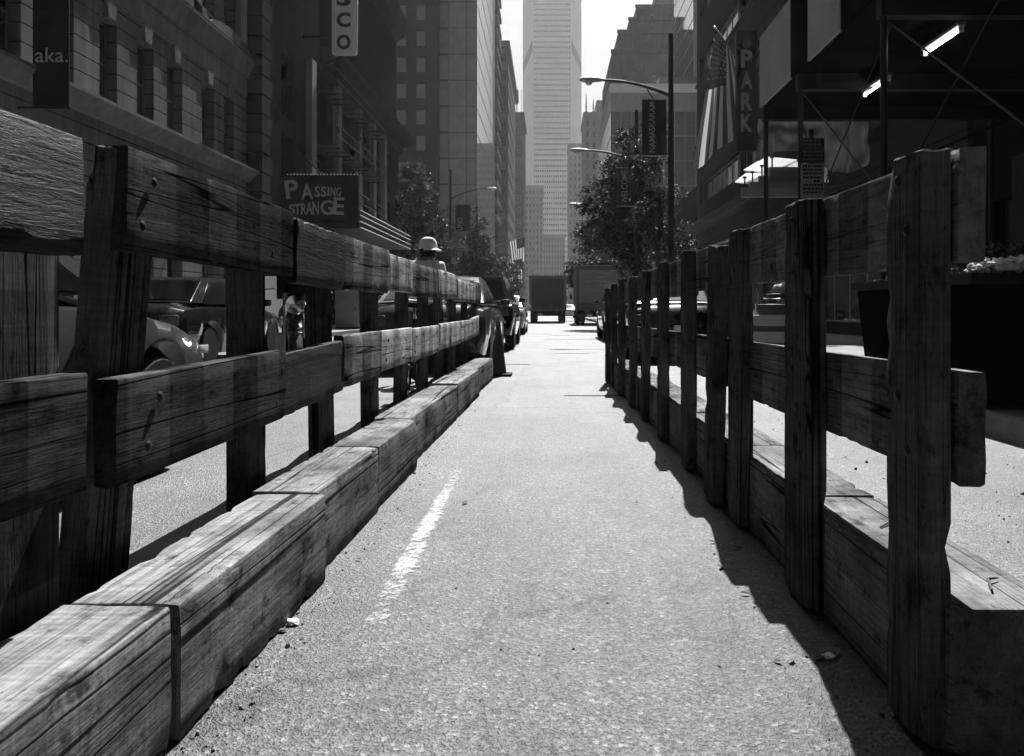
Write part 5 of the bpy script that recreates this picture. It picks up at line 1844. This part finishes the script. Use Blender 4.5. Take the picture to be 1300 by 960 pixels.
# ------------------------------------------------------------------ flags
def flag(label, base, tip, hoist, fly, sag_dir, seed, group=None, fold=.25, spread=(0, 0), skew=0):
    """pole from the wall; the cloth hangs from its outer part, stripes running with the fly"""
    base, tip = Vector(base), Vector(tip)
    root = empty('national_flag', base, 0, label, 'flag', group)
    d = tip - base
    MB().tube([(0, 0, 0), d], [.04, .025], 8).build('pole', M['metal_grey'], root)
    MB().lathe([(.01, -.07), (.06, -.03), (.06, .03), (.01, .07)], d, 10).build('finial', M['chrome'], root)
    dn = d.normalized()
    nu, nv = 26, 39
    vs, fs, mi = [], [], []
    for i in range(nu + 1):        # along the fly, falling away from the pole
        f = i / nu
        for k in range(nv + 1):    # along the hoist, outer end first
            g = k / nv
            p = d - dn * (.08 + hoist * g)
            drop = fly * f * (1 - skew * g)
            q = p + Vector((0, 0, -drop)) + Vector(sag_dir) * (math.sin(f * 1.4) * .35 * (1 - g))
            q = q + dn * (f * hoist * .45 * (g - .2) * fold * 2)
            ph = g * 11 + 2.2 * noise.noise(Vector((f * 1.5, g * 2, seed)))
            amp = fold * .55 * f
            q += Vector((spread[0] + spread[1] * g, 0, 0)) * f
            q += Vector((.35, 1, 0)).normalized() * (amp * math.sin(ph))
            vs.append(q)
    fm = MB()
    for i in range(nu):
        for k in range(nv):
            a = i * (nv + 1) + k
            st = int(k / nv * 13)
            mat = 1 if st % 2 == 0 else 0
            if i < nu * .4 and st < 7:
                mat = 2
            fm.add([vs[a], vs[a + 1], vs[a + nv + 2], vs[a + nv + 1]], [(0, 1, 2, 3)], mat)
    bm = bmesh.new()
    fl = fm.mesh('cloth', [M['flag_white'], M['flag_red'], M['flag_blue']], fix=False)
    bm.from_mesh(fl)
    bmesh.ops.remove_doubles(bm, verts=bm.verts, dist=.0005)
    bm.to_mesh(fl)
    bm.free()
    cl = link('cloth', fl, root)
    stv = MB()
    for r_ in range(9):
        n_ = 6 if r_ % 2 == 0 else 5
        for c in range(n_):
            f = .4 * ((c + .5 + (0 if n_ == 6 else .5)) / 6.2)
            g = .54 * (r_ + .7) / 9.4
            i, k = min(int(f * nu), nu - 1), min(int(g * nv), nv - 1)
            p = vs[i * (nv + 1) + k]
            e1 = (vs[(i + 1) * (nv + 1) + k] - p).normalized()
            e2 = (vs[i * (nv + 1) + k + 1] - p).normalized()
            nn_ = e1.cross(e2).normalized()
            for sgn in (-1, 1):
                sv = []
                for q in range(10):
                    rr = (.05 if q % 2 == 0 else .02) * fly / 3
                    sv.append(p + nn_ * .012 * sgn + (e1 * math.cos(q * math.pi / 5) + e2 * math.sin(q * math.pi / 5)) * rr)
                stv.add(sv, [tuple(range(10))])
    stv.build('stars', M['flag_white'], cl, fix=False)


flag('large striped national flag hanging beside the PARK sign on the right', (9.0, 37.6, up(82, 38)), (at(903, 37.6), 36.8, up(46, 38)), 1.6, 6.5, (-.5, 0, -.2), 3.0, fold=.62, spread=(-1.0, 2.5), skew=.45)
fb = -9.9
flag('striped flag on the left side of the street, upper of two', (-10.2, 139, up(313, 138)), (at(667, 136), 136, up(300, 136)), 3.4, 4.2, (.3, 0, 0), 11.0, 'far flags on the left', .3)
flag('striped flag on the left side of the street, lower of two', (-10.2, 130, up(337, 130)), (at(664, 128), 128, up(328, 128)), 3.0, 4.0, (.5, 0, 0), 17.0, 'far flags on the left', .3)


# ------------------------------------------------------------------ street lamps and banners
def street_lamp(label, x, y, ztop, zarm, ax_, lum_y=0, rise=.9, sgn=-1):
    root = empty('street_lamp', (x, y, .13), 0, label, 'street lamp', 'street lamps along the street')
    MB().tube([(0, 0, 0), (0, 0, 1.0), (0, 0, 1.05), (0, 0, ztop - .13)], [.15, .14, .11, .07], 8).build('pole', M['metal_dark'], root)
    bevel_box('base', (.42, .42, .55), M['metal_dark'], root, (0, 0, .275), bev=.05)
    pts = []
    for i in range(11):
        f = i / 10
        pts.append((sgn * ax_ * f, 0, zarm - .13 + rise * math.sin(f * math.pi / 2) ** .9))
    MB().tube(pts, [.055 - .02 * i / 10 for i in range(11)], 8).build('arm', M['metal_dark'], root)
    zl = zarm - .13 + rise
    lu = MB()
    prof = [(0, .05, .05), (.12, .10, .06), (.35, .15, .08), (.6, .14, .075), (.72, .05, .04)]
    vs, fs = [], []
    for (d_, hw_, hh) in prof:
        for k in range(10):
            a = 2 * math.pi * k / 10
            vs.append((sgn * (ax_ + d_ - .02), hw_ * math.cos(a), zl + .01 + hh * math.sin(a)))
    for i in range(4):
        for k in range(10):
            fs.append((i * 10 + k, i * 10 + (k + 1) % 10, (i + 1) * 10 + (k + 1) % 10, (i + 1) * 10 + k))
    fs += [tuple(range(10)), tuple(range(40, 50))]
    lo = lu.add(vs, fs).build('luminaire', M['metal_grey'], root)
    MB().lathe([(.11, 0), (.09, -.07), (.03, -.1), (.005, -.105)], (sgn * (ax_ + .42), 0, zl - .06), 14).build('lens', M['lens_clear'], lo)
    MB().tube([(sgn * .08, 0, zarm - .9), (sgn * ax_ * .35, 0, zarm + rise * .42 - .13)], .02, 6).build('arm_brace', M['metal_dark'], root)


street_lamp('tall dark street lamp with long arm, holding the Namaskaram banner', 3.62, 23.7, up(43, 23.7), up(122, 23.7), 2.05, rise=.48)
street_lamp('street lamp with the Welcome banner, behind the tall right one', 3.62, 33.2, up(140, 33.2), up(206, 33.2), 2.1, rise=.5)
street_lamp('street lamp on the right nearest the trucks, mostly behind foliage', 3.62, 47, up(205, 47), up(268, 47), 1.85, rise=.4)
street_lamp('street lamp on the left side of the street above the sidewalk trees', KL - .3, 59, up(215, 59), up(253, 59), 2.75, rise=.8, sgn=1)


def lamp_banner(label, px0, px1, py0, py1, Y, txt, mat, tw_, th_, tx=0, side=1, dz=0):
    xa, xb = at(px0, Y), at(px1, Y)
    za, zb_ = up(py1, Y), up(py0, Y)
    root = empty('lamp_banner', ((xa + xb) / 2, Y - .02, za), 0, label, 'banner', 'banners on the street lamps')
    w_, h_ = xb - xa, zb_ - za
    vs, fs = [], []
    for i in range(7):
        for k in range(11):
            f, g = i / 6, k / 10
            yy = .02 * math.sin(f * 5 + g * 3)
            vs += [(-w_ / 2 + w_ * f, yy - .006, h_ * g), (-w_ / 2 + w_ * f, yy + .006, h_ * g)]
    for i in range(6):
        for k in range(10):
            a = (i * 11 + k) * 2
            c = a + 22
            fs += [(a, c, c + 2, a + 2), (a + 1, a + 3, c + 3, c + 1)]
    MB().add(vs, fs).build('cloth', mat, root, fix=False)
    text_obj('lettering', txt, tw_, th_, M['letter_grey'], root, (tx * w_, -.034, h_ * .5 + dz), turn=90, ex=.002, bold=.012)
    for z in (-.03, h_ + .03):
        MB().tube([(-w_ / 2 - .03, 0, z), (w_ / 2 + .06, 0, z)], .02, 6).build('rod', M['metal_grey'], root)


lamp_banner('dark vertical banner lettered NAMASKARAM on the tall right lamp', 815, 846, 127, 197, 23.6, 'NAMASKARAM', M['banner'], 1.52, .19, -.1)
lamp_banner('vertical banner lettered WELCOME on the second right lamp', 783, 806, 214, 261, 33.1, 'WELCOME', M['banner_grey'], 1.40, .26, -.08)
lamp_banner('grey vertical banner on the left street lamp', 578, 597, 260, 294, 58.9, 'UNO', M['banner_grey'], .95, .38, -.2, dz=-.45)


# ------------------------------------------------------------------ trees
def tree(label, x, y, h_, blobs, n_cl, leaf, seed, mats=(.5, .35, .15), trunk_r=.14, per=34, spire=False, cr=.55):
    n_cl, per = int(n_cl * 1.5), int(per * 1.5)
    rg = random.Random(seed)
    root = empty('street_tree', (x, y, .13), 0, label, 'tree', 'street trees')
    tk = MB()
    hp_ = h_ * (.97 if spire else .72)
    pts = [(0, 0, 0), (.03, .02, hp_ * .25), (-.04, .05, hp_ * .5), (.05, -.03, hp_ * .78), (.0, .0, hp_)]
    tk.tube(pts, [trunk_r * 1.25, trunk_r, trunk_r * .8, trunk_r * .5, trunk_r * .15], 8)
    cr_ = MB()
    tot = sum(b_[3] * b_[4] * b_[5] for b_ in blobs)
    for bl in blobs:
        cx_, cy2, cz_, rx, ry, rz_ = bl
        kk = max(3, int(n_cl * rx * ry * rz_ / tot))
        for q in range(kk):
            while True:
                p = Vector((rg.uniform(-1, 1), rg.uniform(-1, 1), rg.uniform(-1, 1)))
                if .25 < p.length < 1:
                    break
            p = p * (1 + .25 * noise.noise(p * 2 + Vector((seed, 0, 0))))
            c = Vector((cx_ + p.x * rx, cy2 + p.y * ry, cz_ + p.z * rz_))
            if noise.noise(c * .9 + Vector((seed * 3, 0, 0))) < -.22:
                continue
            if q % 3 == 0:
                zb_ = max(.25, min(.9, (c.z - .25 * (c.x ** 2 + c.y ** 2) ** .5 - 1.0) / hp_)) * hp_
                s0 = Vector((0, 0, min(zb_, hp_ * .95)))
                md = (s0 + c) / 2 + Vector((rg.uniform(-.2, .2), rg.uniform(-.2, .2), rg.uniform(-.1, .3)))
                tk.tube([s0, md, c], [trunk_r * .28, trunk_r * .18, trunk_r * .06], 5)
            rad = cr * rg.uniform(.6, 1.2)
            r_ = rg.random()
            mi = 0 if r_ < mats[0] else (1 if r_ < mats[0] + mats[1] else 2)
            for l_ in range(per):
                d = Vector((rg.gauss(0, .5), rg.gauss(0, .5), rg.gauss(0, .38))) * rad
                s = leaf * rg.uniform(.6, 1.3)
                m3 = Euler((rg.uniform(-.9, .9), rg.uniform(-.9, .9), rg.uniform(0, 6.28))).to_matrix()
                o = c + d
                cr_.add([o + m3 @ Vector((0, -s, 0)), o + m3 @ Vector((s * .42, 0, s * .12)), o + m3 @ Vector((0, s, -.12 * s)), o + m3 @ Vector((-s * .42, 0, s * .12))],
                        [(0, 1, 2), (0, 2, 3)], mi if rg.random() < .8 else rg.randrange(3))
    tk.build('trunk', M['bark'], root)
    cr_.build('crown', [M['leaf_dark'], M['leaf_mid'], M['leaf_light']], root, fix=False)


tree('broad leafy tree beside the theatre on the left', -9.15, 56, 12, [(0, 0, 5.2, 2.4, 2.2, 2.4), (-.3, 0, 8.2, 1.7, 1.7, 2.3), (-.5, 0, 10.4, .9, .9, 1.5), (1.1, 0, 4.2, 1.3, 1.3, 1.5)], 150, .17, 3, (.3, .4, .3))
tree('dark tree with a bare pointed leader behind the left street lamp', -6.75, 72, 11.8, [(0, 0, 3.8, 2.6, 2.2, 2.4), (.1, 0, 6.0, 1.6, 1.5, 1.9), (.1, 0, 8.0, .8, .8, 1.5), (.05, 0, 9.6, .3, .3, 1.0), (1.6, 0, 3.0, 1.6, 1.4, 1.2)], 190, .15, 5, (.6, .3, .1), spire=True, cr=.5)
tree('loose open tree around the Welcome banner on the right', 3.95, 37, 9.9, [(-.7, 0, 5.4, 1.8, 1.6, 1.8), (.1, .3, 8.1, 1.2, 1.2, 1.5), (-1.7, 0, 4.3, 1.2, 1.1, .9), (.35, 0, 5.2, .95, 1.2, 1.6), (.4, .2, 3.4, 1.3, 1.2, 1.1), (-.3, 0, 6.9, 1.4, 1.3, 1.3), (-2.2, 0, 5.6, .7, .7, .35)], 280, .12, 9, (.65, .25, .1), cr=.42, per=32)
tree('taller thin-leaved tree just behind the Namaskaram banner', 4.0, 29, 8.2, [(-.1, 0, 4.6, .9, 1.0, 1.4), (-.7, 0, 6.2, .7, .7, .8), (-.2, 0, 7.2, .55, .55, .7), (.35, 0, 3.2, .8, .8, 1.0)], 110, .10, 13, (.55, .3, .15), cr=.36, per=26, trunk_r=.1)
tree('pale sunlit tree farther back above the right truck', 4.1, 64, 6.4, [(-.4, 0, 4.5, 2.3, 2.0, 1.5), (-1.6, 0, 3.7, 1.6, 1.4, 1.1), (1.2, 0, 4.0, 1.6, 1.4, 1.2)], 150, .16, 15, (.1, .35, .55), cr=.5)
tree('dim distant tree on the left beyond the flags', -6.9, 112, 9, [(0, 0, 4.6, 3.0, 2.6, 2.4), (.4, 0, 7, 1.8, 1.6, 1.6)], 110, .22, 19, (.6, .3, .1), cr=.65)

# ------------------------------------------------------------------ small street things on the left pavement
sb = empty('sign_board', (at(348, 21.7), 21.7, .13), 0, 'white blank board on dark legs by the left kerb', 'sign board')
bevel_box('board', (.62, .05, 1.25), M['white'], sb, (0, 0, 1.05), bev=.01)
for s in (-1, 1):
    MB().box(s * .25 - .03, s * .25 + .03, -.03, .03, 0, .43).build('leg', M['metal_black'], sb)
for (px, Y, w_, h_, m, lb) in ((443, 30, .95, 1.45, 'grey_paint', 'grey metal utility cabinet on the left pavement, nearer of two'), (486, 36, .85, 1.35, 'metal_grey', 'lighter metal utility cabinet on the left pavement, farther of two')):
    uc_ = empty('utility_cabinet', (KL - .75, Y * (KL - .75) / at(px, Y) if False else -(KL - .75) * 0 + (KL - .75) / at(px, 1), .13), 0, lb, 'cabinet', 'utility cabinets on the left pavement')
    bevel_box('cabinet_body', (w_, .5, h_), M[m], uc_, (0, 0, h_ / 2 + .08), bev=.02)
    bevel_box('door', (w_ * .86, .02, h_ * .85), M[m], uc_, (0, -.262, h_ / 2 + .08), bev=.006)
    bevel_box('handle', (.03, .03, .14), M['metal_dark'], uc_, (w_ * .33, -.285, h_ * .55), bev=.006)
    MB().box(-w_ / 2 + .03, w_ / 2 - .03, -.22, .22, 0, .078).build('base', M['conc_dark'], uc_)
